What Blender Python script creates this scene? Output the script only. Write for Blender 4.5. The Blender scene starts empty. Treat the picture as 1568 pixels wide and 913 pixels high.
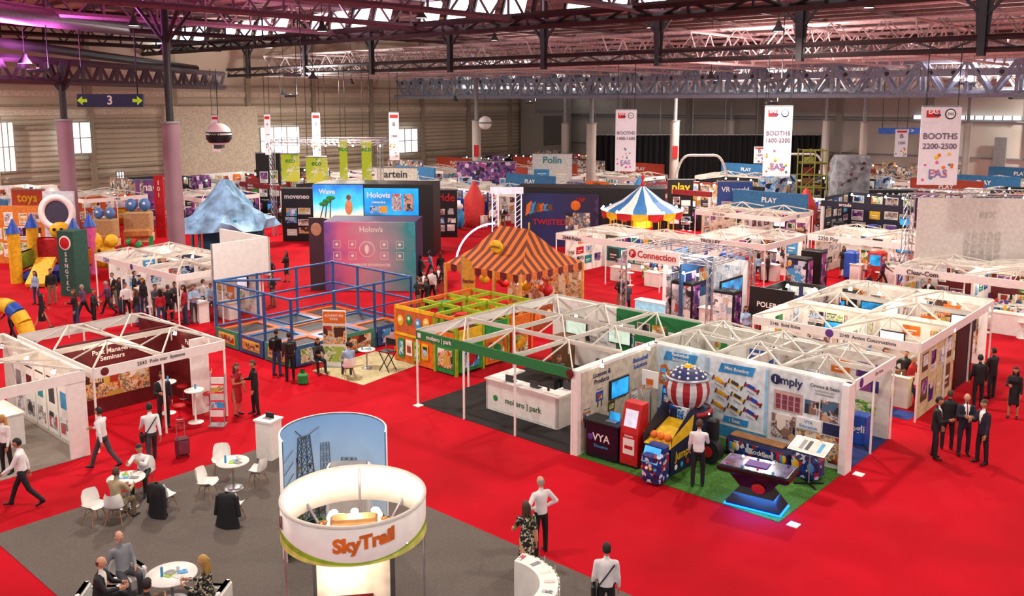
import bpy, math, random
import numpy as np
from mathutils import Vector, Matrix
random.seed(7)
PI=math.pi
scene=bpy.context.scene
try:
    scene.view_settings.view_transform='Standard'
except Exception as e: print(e)
# ------------------------------------------------------------------ survey helpers (camera calibration)
F=1374.0; V0=360.0; CP=0.98905; SP=0.14757; H=10.0
def ray(u,v): return (u-784.0, F*CP+(V0-v)*SP, -F*SP+(V0-v)*CP)
def G(u,v,z=0.0):
    x,y,w=ray(u,v); t=(H-z)/-w
    return Vector((x*t,y*t,z))
def pt(u,v,Y):
    x,y,w=ray(u,v); t=Y/y
    return Vector((x*t,Y,H+w*t))
RG=math.radians(-41.8)
ax=Vector((math.cos(RG),math.sin(RG),0)); bx=Vector((-math.sin(RG),math.cos(RG),0))
def lin(c):
    c=c/255.0
    return c/12.92 if c<=0.04045 else ((c+0.055)/1.055)**2.4
def C(h):
    h=h.lstrip('#'); return tuple(lin(int(h[i:i+2],16)) for i in (0,2,4))
_m={}
def mat(h,rough=0.6,metal=0.0,emit=0.0,noise=0.08,scale=6.0,alpha=1.0):
    k=(h,rough,metal,emit,noise,scale,alpha)
    if k in _m: return _m[k]
    m=bpy.data.materials.new('m_'+h.strip('#')); m.use_nodes=True
    nt=m.node_tree; b=nt.nodes['Principled BSDF']; c=C(h)
    b.inputs['Roughness'].default_value=rough; b.inputs['Metallic'].default_value=metal
    tc=nt.nodes.new('ShaderNodeTexCoord'); n=nt.nodes.new('ShaderNodeTexNoise'); n.inputs['Scale'].default_value=scale; n.inputs['Detail'].default_value=0 if noise<.1 else 2
    r=nt.nodes.new('ShaderNodeValToRGB')
    r.color_ramp.elements[0].color=(*[max(0,x*(1-noise*2)) for x in c],1); r.color_ramp.elements[1].color=(*[min(1,x*(1+noise)) for x in c],1)
    r.color_ramp.elements[0].position=.3; r.color_ramp.elements[1].position=.7
    nt.links.new(tc.outputs['Object'],n.inputs['Vector']); nt.links.new(n.outputs['Fac'],r.inputs['Fac']); nt.links.new(r.outputs['Color'],b.inputs['Base Color'])
    if emit>0:
        nt.links.new(r.outputs['Color'],b.inputs['Emission Color']); b.inputs['Emission Strength'].default_value=emit
    if alpha<1: b.inputs['Alpha'].default_value=alpha
    _m[k]=m; return m
def poster(name,cols,scale=2.0,emit=0.0,rough=.5,metric='CHEBYCHEV',detail=True):
    """printed graphic: rectangular layout cells mixed with soft photographic detail"""
    m=bpy.data.materials.new(name); m.use_nodes=True; nt=m.node_tree; b=nt.nodes['Principled BSDF']
    tc=nt.nodes.new('ShaderNodeTexCoord')
    vo=nt.nodes.new('ShaderNodeTexVoronoi'); vo.distance=metric; vo.inputs['Scale'].default_value=scale
    sp=nt.nodes.new('ShaderNodeSeparateColor'); r=nt.nodes.new('ShaderNodeValToRGB'); r.color_ramp.interpolation='CONSTANT'
    def fill(r,cc):
        els=r.color_ramp.elements
        for i,c in enumerate(cc):
            e=els[i] if i<2 else els.new(i/len(cc))
            e.position=i/len(cc); e.color=(*C(c),1)
    fill(r,cols)
    nt.links.new(tc.outputs['Object'],vo.inputs['Vector']); nt.links.new(vo.outputs['Color'],sp.inputs['Color']); nt.links.new(sp.outputs['Red'],r.inputs['Fac']); src=r.outputs['Color']
    if detail:
        n=nt.nodes.new('ShaderNodeTexNoise'); n.inputs['Scale'].default_value=scale*1.6; n.inputs['Detail'].default_value=4; n.inputs['Roughness'].default_value=.7
        mr=nt.nodes.new('ShaderNodeMapRange'); mr.inputs[1].default_value=.3; mr.inputs[2].default_value=.7
        r2=nt.nodes.new('ShaderNodeValToRGB'); fill(r2,cols[::-1])
        nt.links.new(tc.outputs['Object'],n.inputs['Vector']); nt.links.new(n.outputs['Fac'],mr.inputs[0]); nt.links.new(mr.outputs[0],r2.inputs['Fac'])
        g=nt.nodes.new('ShaderNodeMath'); g.operation='LESS_THAN'; g.inputs[1].default_value=.55; nt.links.new(sp.outputs['Green'],g.inputs[0])
        mx=nt.nodes.new('ShaderNodeMix'); mx.data_type='RGBA'
        nt.links.new(g.outputs[0],mx.inputs[0]); nt.links.new(r.outputs['Color'],mx.inputs[6]); nt.links.new(r2.outputs['Color'],mx.inputs[7]); src=mx.outputs[2]
    nt.links.new(src,b.inputs['Base Color']); b.inputs['Roughness'].default_value=rough
    if emit: nt.links.new(src,b.inputs['Emission Color']); b.inputs['Emission Strength'].default_value=emit
    return m
def gradm(name,cols,axis='X',lo=-1,hi=1,emit=0.0,amp=.5):
    m=bpy.data.materials.new(name); m.use_nodes=True; nt=m.node_tree; b=nt.nodes['Principled BSDF']
    tc=nt.nodes.new('ShaderNodeTexCoord'); sx=nt.nodes.new('ShaderNodeSeparateXYZ'); mr=nt.nodes.new('ShaderNodeMapRange')
    mr.inputs[1].default_value=lo; mr.inputs[2].default_value=hi
    n=nt.nodes.new('ShaderNodeTexNoise'); n.inputs['Scale'].default_value=.8
    ad=nt.nodes.new('ShaderNodeMath'); ad.operation='MULTIPLY_ADD'; ad.inputs[1].default_value=amp
    sb=nt.nodes.new('ShaderNodeMath'); sb.operation='SUBTRACT'; sb.inputs[1].default_value=amp/2
    r=nt.nodes.new('ShaderNodeValToRGB'); els=r.color_ramp.elements
    for i,c in enumerate(cols):
        e=els[i] if i<2 else els.new(.5)
        e.position=i/(len(cols)-1); e.color=(*C(c),1)
    nt.links.new(tc.outputs['Object'],sx.inputs[0]); nt.links.new(sx.outputs[axis],mr.inputs[0])
    nt.links.new(tc.outputs['Object'],n.inputs['Vector']); nt.links.new(n.outputs['Fac'],ad.inputs[0]); nt.links.new(mr.outputs[0],ad.inputs[2])
    nt.links.new(ad.outputs[0],sb.inputs[0]); nt.links.new(sb.outputs[0],r.inputs['Fac']); nt.links.new(r.outputs['Color'],b.inputs['Base Color'])
    if emit: nt.links.new(r.outputs['Color'],b.inputs['Emission Color']); b.inputs['Emission Strength'].default_value=emit
    return m
def T(x,y,z): return Matrix.Translation((x,y,z))
def Rz(a): return Matrix.Rotation(a,4,'Z')
def Rx(a): return Matrix.Rotation(a,4,'X')
def Ry(a): return Matrix.Rotation(a,4,'Y')
_txt={}
def text_geo(s,bold=.02):
    if (s,bold) in _txt: return _txt[(s,bold)]
    cu=bpy.data.curves.new('t','FONT'); cu.body=s; cu.size=1; cu.align_x='CENTER'; cu.align_y='CENTER'; cu.offset=bold; cu.resolution_u=3
    ob=bpy.data.objects.new('t',cu); scene.collection.objects.link(ob)
    me=bpy.data.meshes.new_from_object(ob)
    vs=[tuple(v.co) for v in me.vertices]; fs=[tuple(p.vertices) for p in me.polygons]
    bpy.data.objects.remove(ob); bpy.data.curves.remove(cu); bpy.data.meshes.remove(me)
    _txt[(s,bold)]=(vs,fs); return vs,fs
class MB:
    def __init__(s): s.v=[];s.f=[];s.m=[];s.sm=[];s.mats=[]
    def mi(s,mt):
        if mt not in s.mats: s.mats.append(mt)
        return s.mats.index(mt)
    def add(s,vs,fs,mt,M=None,smooth=False):
        o=len(s.v)
        if M is not None: vs=[tuple(M@Vector(v)) for v in vs]
        s.v.extend([tuple(v) for v in vs]); i=s.mi(mt)
        for f in fs: s.f.append(tuple(o+k for k in f)); s.m.append(i); s.sm.append(smooth)
    def bb(s,x0,x1,y0,y1,z0,z1,mt,M=None):
        v=[(x0,y0,z0),(x1,y0,z0),(x1,y1,z0),(x0,y1,z0),(x0,y0,z1),(x1,y0,z1),(x1,y1,z1),(x0,y1,z1)]
        s.add(v,[(3,2,1,0),(4,5,6,7),(0,1,5,4),(1,2,6,5),(2,3,7,6),(3,0,4,7)],mt,M)
    def box(s,c,d,mt,M=None,rz=0):
        MM=T(*c)@Rz(rz)
        if M is not None: MM=M@MM
        s.bb(-d[0]/2,d[0]/2,-d[1]/2,d[1]/2,-d[2]/2,d[2]/2,mt,MM)
    def rbox(s,c,d,mt,M=None,rz=0,b=.05):
        MM=T(*c)@Rz(rz)
        if M is not None: MM=M@MM
        x,y,z=d[0]/2,d[1]/2,d[2]/2; b=min(b,x*.9,y*.9,z*.9)
        vs=[];fs=[]
        for zz,k in ((-z,b),(-z+b,0),(z-b,0),(z,b)):
            X=x-k;Y=y-k
            vs+=[(-X+b,-Y,zz),(X-b,-Y,zz),(X,-Y+b,zz),(X,Y-b,zz),(X-b,Y,zz),(-X+b,Y,zz),(-X,Y-b,zz),(-X,-Y+b,zz)]
        for r in range(3):
            for i in range(8): fs.append((r*8+i,r*8+(i+1)%8,(r+1)*8+(i+1)%8,(r+1)*8+i))
        fs.append(tuple(range(7,-1,-1))); fs.append(tuple(range(24,32)))
        s.add(vs,fs,mt,MM)
    def cyl(s,p,q,r,mt,r2=None,n=10,M=None,smooth=True):
        p=Vector(p);q=Vector(q); r2=r if r2 is None else r2; d=(q-p)
        if d.length<1e-6: return
        d.normalize(); a=d.orthogonal().normalized(); b=d.cross(a)
        vs=[];fs=[]
        for c,rr in ((p,r),(q,r2)):
            for i in range(n):
                t=2*PI*i/n+PI/n; vs.append(tuple(c+a*(rr*math.cos(t))+b*(rr*math.sin(t))))
        for i in range(n): fs.append((i,(i+1)%n,n+(i+1)%n,n+i))
        s.add(vs,fs,mt,M,smooth)
        s.add(vs,[tuple(range(n-1,-1,-1)),tuple(range(n,2*n))],mt,M,False)
    def beam(s,p,q,w,mt,M=None): s.cyl(p,q,w*.707,mt,n=4,M=M,smooth=False)
    def bar(s,p,q,w,h,mt,M=None):
        p=Vector(p);q=Vector(q);d=(q-p).normalized(); u=Vector((0,0,1)); a=d.cross(u)
        if a.length<1e-3: a=Vector((1,0,0))
        a.normalize(); u=a.cross(d)
        vs=[]
        for c in (p,q):
            for i,j in ((-1,-1),(1,-1),(1,1),(-1,1)): vs.append(tuple(c+a*(i*w/2)+u*(j*h/2)))
        s.add(vs,[(0,1,2,3),(7,6,5,4),(0,4,5,1),(1,5,6,2),(2,6,7,3),(3,7,4,0)],mt,M)
    def lathe(s,prof,mt,c=(0,0,0),n=24,a0=0,a1=2*PI,M=None,sx=1,sy=1,smooth=True):
        vs=[];fs=[];full=abs(a1-a0-2*PI)<1e-4; k=n if full else n+1
        for r,z in prof:
            for i in range(k):
                t=a0+(a1-a0)*i/n; vs.append((c[0]+r*sx*math.cos(t),c[1]+r*sy*math.sin(t),c[2]+z))
        for j in range(len(prof)-1):
            for i in range(n):
                i2=(i+1)%k
                fs.append((j*k+i,j*k+i2,(j+1)*k+i2,(j+1)*k+i))
        s.add(vs,fs,mt,M,smooth)
    def sph(s,c,r,mt,n=12,M=None,keep=None,fn=None):
        if not hasattr(r,'__len__'): r=(r,r,r)
        vs=[];fs=[];m=max(4,n//2+2)
        for j in range(m+1):
            ph=PI*j/m
            for i in range(n):
                t=2*PI*i/n; x,y,z=math.sin(ph)*math.cos(t),math.sin(ph)*math.sin(t),math.cos(ph)
                if fn: x,y,z=fn(x,y,z)
                vs.append((c[0]+r[0]*x,c[1]+r[1]*y,c[2]+r[2]*z))
        for j in range(m):
            for i in range(n):
                f=(j*n+i,(j+1)*n+i,(j+1)*n+(i+1)%n,j*n+(i+1)%n)
                if keep:
                    cx=sum((vs[k][0]-c[0])/r[0] for k in f)/4;cy=sum((vs[k][1]-c[1])/r[1] for k in f)/4;cz=sum((vs[k][2]-c[2])/r[2] for k in f)/4
                    if not keep(cx,cy,cz): continue
                fs.append(f)
        s.add(vs,fs,mt,M,True)
    def quad(s,p,mt,M=None): s.add(p,[tuple(range(len(p)))],mt,M)
    def text(s,txt,size,mt,pos,rz=0,M=None,sx=1.0,bold=.02,width=None):
        vs,fs=text_geo(txt,bold)
        if width:
            w=max(v[0] for v in vs)-min(v[0] for v in vs); size=min(size,width/max(w,.01))
        MM=T(*pos)@Rz(rz)@Rx(PI/2)@Matrix.Diagonal((size*sx,size,size,1))
        if M is not None: MM=M@MM
        s.add(vs,fs,mt,MM)
    def prints(s,o,ux,w,h,n,cols,nrm,rng=random,M=None,smin=.08,smax=.4):
        """framed printed panels laid out on a jittered grid, each a card with picture and caption lines"""
        o=Vector(o);ux=Vector(ux).normalized();nrm=Vector(nrm).normalized(); up=Vector((0,0,1))
        nx=max(1,int(round(math.sqrt(n*w/max(h,.1))))); nz=max(1,int(math.ceil(n/nx)))
        def rect(x,z,a,b,off,mt):
            p=o+ux*x+up*z+nrm*off; s.quad([p,p+ux*a,p+ux*a+up*b,p+up*b],mt,M)
        for i in range(nx):
            for j in range(nz):
                cw,ch=w/nx,h/nz; a=cw*rng.uniform(.6,.92); b=ch*rng.uniform(.55,.9)
                x=i*cw+rng.uniform(0,cw-a); z=j*ch+rng.uniform(0,ch-b); t=rng.random()
                if t<.55:
                    rect(x,z,a,b,.010,rng.choice([WHITE,OFFW,cols[0]])); rect(x+a*.06,z+b*.3,a*.88,b*.62,.014,rng.choice(PB))
                    for k in range(3): rect(x+a*.1,z+b*(.06+.07*k),a*rng.uniform(.4,.8),b*.025,.014,DGREY)
                elif t<.8: rect(x,z,a,b,.010,rng.choice(PB))
                else:
                    rect(x,z,a,b,.010,rng.choice(cols)); rect(x+a*.2,z+b*.4,a*.6,b*.12,.014,WHITE); rect(x+a*.2,z+b*.2,a*.4,b*.06,.014,WHITE)
    def build(s,name,loc=(0,0,0),rz=0,parent=None):
        me=bpy.data.meshes.new(name); me.from_pydata(s.v,[],s.f)
        for m in s.mats: me.materials.append(m)
        me.polygons.foreach_set('material_index',s.m); me.polygons.foreach_set('use_smooth',s.sm); me.update()
        ob=bpy.data.objects.new(name,me); scene.collection.objects.link(ob)
        ob.location=loc; ob.rotation_euler=(0,0,rz)
        if parent: ob.parent=parent
        return ob
def inst(ob,name,loc,rz=0,sc=1):
    o=bpy.data.objects.new(name,ob.data); scene.collection.objects.link(o); o.location=loc; o.rotation_euler=(0,0,rz); o.scale=(sc,sc,sc) if not hasattr(sc,'__len__') else sc
    return o
# materials
WHITE=mat('#f0ede8',.5,noise=.02); OFFW=mat('#d6d2c8',.6,noise=.03); CREAM=mat('#e8dfcb',.6); GREY=mat('#8a8a8c'); DGREY=mat('#3a3a3e'); BLACK=mat('#0d0d10',.5); SILVER=mat('#b9bcc2',.35,.8)
RED=mat('#c01018'); DRED=mat('#651018'); BLUE=mat('#1e4fb0',.4); LBLUE=mat('#3a98d0'); NAVY=mat('#1a2350'); GREEN=mat('#1c8a40'); LGREEN=mat('#94c02c'); YEL=mat('#e8b818'); ORG=mat('#e07018'); PURP=mat('#5a2f8a'); PINK=mat('#d85a9a'); TEAL=mat('#1b8f93'); BROWN=mat('#6a4426'); WOOD=mat('#a9794a',.5,noise=.15); SAND=mat('#d8c89a')
GLOW=mat('#fff4dc',.5,emit=11,noise=0); GLOWC=mat('#f4f8ff',.5,emit=3,noise=0); SCRB=mat('#2a9ae8',.3,emit=.9,noise=.4,scale=2); NEON=mat('#0a50ff',.3,emit=8,noise=0)
STEELW=mat('#cfc8c6',.5,.1); STEELD=mat('#2b2629',.5,.2); STEELB=mat('#93a6ba',.5,.15); PAL=[WHITE,LBLUE,BLUE,RED,ORG,YEL,GREEN,PURP,TEAL,BLACK,DGREY,OFFW]
PB=[poster('print_blue',['#1b3f8f','#3aa0dc','#e8eef5','#0d1f4a','#c8d8e8','#e0a21e'],3),poster('print_warm',['#a8321c','#d8912a','#e4d8c0','#4b2518','#c8a84a','#f0e8dc'],3),poster('print_green',['#2c7f3c','#a8c25a','#e8ecdc','#12452c','#d87c2e'],3),poster('print_purple',['#3a1d66','#a5408f','#1d2a6a','#e0c8e0','#121020'],3),poster('print_mono',['#f0f0f0','#b9c0c8','#2d2d32','#d8d8dc','#c05050','#ffffff'],3),poster('print_people',['#c89878','#2a3448','#8a6a58','#e8dcd0','#4a6a88','#18181e'],4),poster('print_white',['#ffffff','#e8e8ea','#9ab4c8','#f4f4f4','#d0c8b8','#707880'],4)]
# ------------------------------------------------------------------ camera
cam=bpy.data.cameras.new('camera'); co=bpy.data.objects.new('camera',cam); scene.collection.objects.link(co); scene.camera=co
co.location=(0,0,H); co.rotation_euler=(PI/2-math.atan2(SP,CP),0,0); cam.sensor_width=36; cam.lens=36*F/1568; cam.shift_y=-(456.3-V0)/1568; cam.clip_end=500
# ------------------------------------------------------------------ floor
def carpet(name,h,sc=40,n=.12): return mat(h,.95,noise=n,scale=sc)
REDC=bpy.data.materials.new('red_carpet'); REDC.use_nodes=True
nt=REDC.node_tree;b=nt.nodes['Principled BSDF'];tc=nt.nodes.new('ShaderNodeTexCoord')
n1=nt.nodes.new('ShaderNodeTexNoise');n1.inputs['Scale'].default_value=.35;n1.inputs['Detail'].default_value=6;r=nt.nodes.new('ShaderNodeValToRGB')
r.color_ramp.elements[0].position=.35;r.color_ramp.elements[0].color=(.37,.0005,.007,1);r.color_ramp.elements[1].position=.65;r.color_ramp.elements[1].color=(.50,.001,.012,1)
nt.links.new(tc.outputs['Object'],n1.inputs['Vector']);nt.links.new(n1.outputs['Fac'],r.inputs['Fac']);nt.links.new(r.outputs['Color'],b.inputs['Base Color']);b.inputs['Roughness'].default_value=.95;b.inputs['Specular IOR Level'].default_value=.15
fl=MB(); fl.quad([(-90,-12,0),(100,-12,0),(100,150,0),(-90,150,0)],REDC); fl.build('floor')
def patch(name,pts,mt,z=.012):
    m=MB(); n=len(pts); c=Vector(pts[0]); 
    vs=[(Vector(p)-c) for p in pts]; vs=[(v.x,v.y,0) for v in vs]+[(v.x,v.y,z) for v in vs]
    fs=[tuple(range(n,2*n))]+[(i,(i+1)%n,n+(i+1)%n,n+i) for i in range(n)]
    m.add(vs,fs,mt); return m.build(name,(c.x,c.y,0))
g0=G(-15,822); q1=(G(425,676)-g0).dot(bx)
patch('grey_carpet',[g0,g0+bx*q1,g0+bx*q1+ax*22,g0+ax*22],carpet('g','#625a54'))
# ------------------------------------------------------------------ hall shell
K=Vector((8.1,132,0)); RL=RG+PI/2
WALLM=mat('#bdae98',.8,noise=.06,scale=.4); WALLD=mat('#9a8c78',.8); WALLL=mat('#cdc0aa',.8)
def wl_s(u):
    k=(u-784)/1383.; return (K.x-K.y*k)/(bx.x-bx.y*k)
w=MB(); w.bb(-125,0,0,.5,0,17,WALLM)
for i in range(16): w.bb(-125+i*8,-124.5+i*8,-.35,0,0,17,WALLD)
for z in (3.2,4.0,7.6,8.0,9.6,11.4): w.bb(-125,0,-.22,0,z,z+.16,WALLD)
for z in (8.8,10.4,12.4): w.bb(-125,0,-.12,0,z,z+.5,WALLL)
for z in np.arange(.3,9,.45): w.bb(-125,0,-.06,0,z,z+.1,WALLD)
w.bb(-62,-52,-.6,0,0,9.5,mat('#c8bca6',.8))
w.build('wall_left',K,RL)
wr=MB(); wr.bb(0,120,0,.5,0,17,mat('#c8c2b8',.8,noise=.05,scale=.4))
for i in range(12): wr.bb(i*10,i*10+.7,-.5,0,0,17,mat('#a8a298'))
for z in (4,7.8,8.1,10.6): wr.bb(0,120,-.2,0,z,z+.15,GREY)
wr.build('wall_back',K,RG)
WG=mat('#eaf2ff',.3,emit=1.7,noise=.05)
for i,(u0,u1,v0,v1) in enumerate([(-12,15,187,262),(82,133,187,235),(392,452,194,235),(603,633,197,233),(168,180,262,276)]):
    s0,s1=wl_s(u0),wl_s(u1); Y=K.y-bx.y*(s0+s1)/2; z1,z0=pt(u0,v0,Y).z,pt(u0,v1,Y).z
    m=MB(); m.bb(-s0,-s1,-.72,-.66,z0,z1,WG)
    n=3
    for k in range(n+1): x=-s0+(s0-s1)*k/n; m.bb(x-.04,x+.04,-.8,-.66,z0,z1,WALLD)
    for k in range(3): z=z0+(z1-z0)*k/2; m.bb(-s0,-s1,-.8,-.66,z-.04,z+.04,WALLD)
    m.build('window_%d'%(i+1),K,RL)
def wr_s(u):
    k=(u-784)/1383.; return (K.y*k-K.x)/(ax.x-ax.y*k)
for i,(u0,u1,v0,v1) in enumerate([(1455,1470,208,262),(1528,1545,210,262),(1100,1114,230,250),(880,960,96,138),(975,1400,100,128),(1400,1566,177,183)]):
    s0,s1=wr_s(u0),wr_s(u1); s0=max(s0,0.3); Y=K.y+ax.y*(s0+s1)/2; z1,z0=pt(u0,v0,Y).z,pt(u0,v1,Y).z; z1=min(z1,16.6)
    m=MB(); m.bb(s0,s1,-.6,-.54,z0,z1,WG if i!=4 else mat('#cfd4da',.4,emit=.5,noise=.2,scale=.4))  # wide dim pane is an added glow that lightens the wall behind the trusses
    for k in range(13): x=s0+(s1-s0)*k/12; m.bb(x-.06,x+.06,-.68,-.54,z0,z1,GREY)
    m.build('window_%d'%(i+6),K,RG)
s0,s1=wl_s(700),wl_s(866); m=MB(); m.bb(-s0,-s1,-.6,-.54,11.6,15.6,mat('#e8eef6',.4,emit=1.3,noise=.15,scale=.5))
for k in range(12):
    x=-s0+(s0-s1)*k/11; m.bb(x-.1,x+.1,-.7,-.54,11.6,15.6,GREY)
m.build('window_12',K,RL)
m=MB(); m.bb(-9,-1,-3,-.55,0,10.8,mat('#a0988c',.8)); m.bb(-7,-3,-3.05,-3,4,8,mat('#6a645c')); m.bb(-8.6,-1.4,-3.1,-3,8.6,8.9,GREY); m.build('wall_service_block',K+bx*-2,RL)
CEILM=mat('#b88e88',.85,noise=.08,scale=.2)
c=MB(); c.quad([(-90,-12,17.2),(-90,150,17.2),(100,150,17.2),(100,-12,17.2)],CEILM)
for i in range(34):
    o=Vector((-30,30,17.1))+bx*(i*3.2); c.bar(o-ax*70,o+ax*110,.22,.3,mat('#7a5c5c'))
for i in range(20):
    o=Vector((0,40,16.95))+ax*(i*7-70); c.bar(o,o+bx*90,.3,.25,mat('#6a5052'))
c.build('ceiling')
def truss(name,p,q,z0,z1,n,cm,wm,cw=.22,ww=.1,double=0.0,posts=True):
    m=MB(); p=Vector(p);q=Vector(q); d=(q-p); o=Vector((p.x,p.y,0)); nrm=Vector((-d.y,d.x,0)).normalized()
    for k in ([0] if not double else [-double/2,double/2]):
        A=nrm*k
        m.beam(A+Vector((0,0,z1)),A+d+Vector((0,0,z1)),cw,cm); m.beam(A+Vector((0,0,z0)),A+d+Vector((0,0,z0)),cw,cm)
        for i in range(n):
            a=d*(i/n);b2=d*((i+.5)/n);e=d*((i+1)/n)
            m.beam(A+a+Vector((0,0,z1)),A+b2+Vector((0,0,z0)),ww,wm); m.beam(A+b2+Vector((0,0,z0)),A+e+Vector((0,0,z1)),ww,wm)
            if posts: m.beam(A+a+Vector((0,0,z1)),A+a+Vector((0,0,z0)),ww,wm)
    if double:
        for i in range(n+1):
            for z in (z0,z1): m.beam(d*(i/n)-nrm*double/2+Vector((0,0,z)),d*(i/n)+nrm*double/2+Vector((0,0,z)),ww,wm)
    return m.build(name,o)
A_=-ax
def line(pc,t0,t1): return Vector(pc)+A_*t0, Vector(pc)+A_*t1
p,q=line((5.2,61,0),-38,46); truss('roof_girder_dark',p,q,12.5,13.1,24,STEELD,mat('#5a5254',.5,.2),.2,.09,0,False)
m=MB(); d=q-p
for i in range(9):
    a=d*((i+.5)/9); m.add([tuple(a+ax*-.5+Vector((0,0,16))),tuple(a+ax*.5+Vector((0,0,16))),tuple(a+ax*.25+Vector((0,0,12.4))),tuple(a-ax*.25+Vector((0,0,12.4)))],[(0,1,2,3)],STEELD); m.beam(a+Vector((0,0,12.2)),a+Vector((0,0,17)),.35,STEELD)
    m.beam(a+Vector((0,0,14)),a+ax*2.4+Vector((0,0,16.8)),.14,STEELD); m.beam(a+Vector((0,0,14)),a-ax*2.4+Vector((0,0,16.8)),.14,STEELD)
m.build('roof_king_posts',p)
p,q=line((-3.3,57,0),-34,44); truss('roof_girder_dark',p,q,14.3,14.9,22,STEELD,STEELD,.28,.12,0)
p,q=line((19.8,75,0),-42,44); truss('roof_girder_blue',p,q,10.5,12.9,27,STEELB,STEELB,.34,.22,1.2)
p,q=line((30,86,0),-40,56); truss('roof_girder_blue',p,q,11.0,13.0,34,mat('#aab6c0',.5,.1),STEELW,.26,.16,1.0)
m=MB(); p,q=line((19.8,74.2,0),-42,44); d=(q-p)
for i in range(56):
    a=d*((i+.5)/56)+Vector((0,0,12.0)); m.cyl(a+bx*-.02,a+bx*.1,.32,STEELB,n=12); m.cyl(a+bx*-.05,a+bx*.12,.17,DGREY,n=10)
m.bar(Vector((0,0,12.0)),d+Vector((0,0,12)),.05,.5,STEELB)
m.build('girder_web_plate',p)
for i in range(14):
    t=-34+i*6.6; o=Vector((5.2,61,0))+A_*t
    truss('roof_truss',o,o+bx*19,12.4,14.2,8,STEELW,STEELW,.11,.065,0,False)
    if t<46:
        o2=Vector((19.8,75,0))+A_*t+A_*2; truss('roof_truss',o2,o2+bx*28,12.0,14.2,11,STEELW,STEELW,.13,.08,0,False)
for i in range(5):
    p,q=line(Vector((19.8,75,0))+bx*(6+i*5.2),-44,46-i); truss('roof_truss',p,q,12.2-.1*i,14.0,34,STEELW,STEELW,.13,.07,1.2,False)
for i in range(3):
    p,q=line(Vector((5.2,61,0))+bx*(5+i*5),-36,50); truss('roof_truss',p,q,12.8,14.6,28,STEELW,mat('#a8a0a0',.5,.1),.12,.065,1.2,False)
PKM=mat('#6c5662',.5,.2)
for i in range(10):
    t=-30+i*8.5; o=Vector((-3.3,57,0))+A_*t
    truss('roof_truss',o-bx*26,o+bx*6,14.8,16.6,10,STEELD if i>5 else PKM,STEELD if i>5 else PKM,.24,.11,0,True)
p=pt(-40,118,48);q=pt(345,150,82); p.z=0;q.z=0; truss('roof_girder_dark',p,q,11.2,12.4,16,mat('#4a4048',.5,.2),mat('#4a4048',.5,.2),.3,.2,0)
m=MB(); p,q=line((-3.3,58.5,0),-30,44); d=q-p
for i in range(30):
    a=d*(i/30); e=d*((i+.72)/30)
    if i%5!=4: m.quad([a+Vector((0,0,15.0)),e+Vector((0,0,15.0)),e+Vector((0,0,16.5))+bx*.5,a+Vector((0,0,16.5))+bx*.5],mat('#f5f8ff',.4,emit=5,noise=.05,scale=3))
    m.beam(e+Vector((0,0,15)),e+Vector((0,0,16.6))+bx*.5,.2,STEELD)
m.build('skylight_window_strip',p)
m=MB(); 
for k,(oz,r_) in enumerate([(13.6,.55),(13.3,.5)]):
    p,q=line(Vector((19.8,75,0))+bx*(2.5+k*3),-42,-6 if k==0 else 20)
    m.cyl(p+Vector((0,0,oz)),q+Vector((0,0,oz)),r_,mat('#a4a8ac',.4,.4),n=14)
    dd=(q-p); 
    for i in range(int(dd.length/2.5)): a=p+dd.normalized()*i*2.5; m.cyl(a+Vector((0,0,oz)),a+dd.normalized()*.15+Vector((0,0,oz)),r_*1.08,GREY,n=14)
m.build('ventilation_duct')
m=MB(); a=pt(-60,10,42); e=pt(240,48,70); m.cyl(a,e,.55,mat('#5f4a58',.4,.5),n=16); a=pt(-40,60,48); e=pt(300,105,80); m.cyl(a,e,.3,STEELD,n=10); m.build('ventilation_duct')
# columns
COLM=mat('#8b6d78',.7,noise=.05,scale=1); COLG=mat('#b8b0a8',.7,noise=.05,scale=1)
COLS=[(103,56,8.8,.46,12,COLM),(264,49.5,8.8,.46,14.5,COLM),(730,92,8.0,.45,12,COLG),(865,105,7.4,.45,12,COLG),(905,88,7.8,.48,12,COLG),(1032,90,8,.45,12,COLG),(1117,104,7.8,.42,12,COLG),(1262,92,8,.35,12,COLG),(1320,84,8,.32,12,COLG),(1478,84,8,.32,12,COLG)]
for u,Y,ztop,r_,zs,cm in COLS:
    x=pt(u,250,Y).x; m=MB(); m.cyl((0,0,0),(0,0,ztop),r_,cm,n=24); m.cyl((0,0,ztop),(0,0,ztop+.12),r_*1.12,GREY,n=20)
    m.cyl((0,0,ztop+.12),(0,0,zs+.5),r_*.45,STEELD if Y<60 else GREY,n=10); m.box((0,0,.3),(r_*2.3,r_*2.3,.6),GREY)
    if Y<60:
        for k in range(4): m.beam((0,0,zs-1.5),(1.5*math.cos(k*PI/2+RG),1.5*math.sin(k*PI/2+RG),zs+.4),.15,STEELD)
    if u in (730,1032): m.box((0,-.5,5),(.5,.05,1.2),RED)
    m.build('concrete_column',(x,Y,0))
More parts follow.
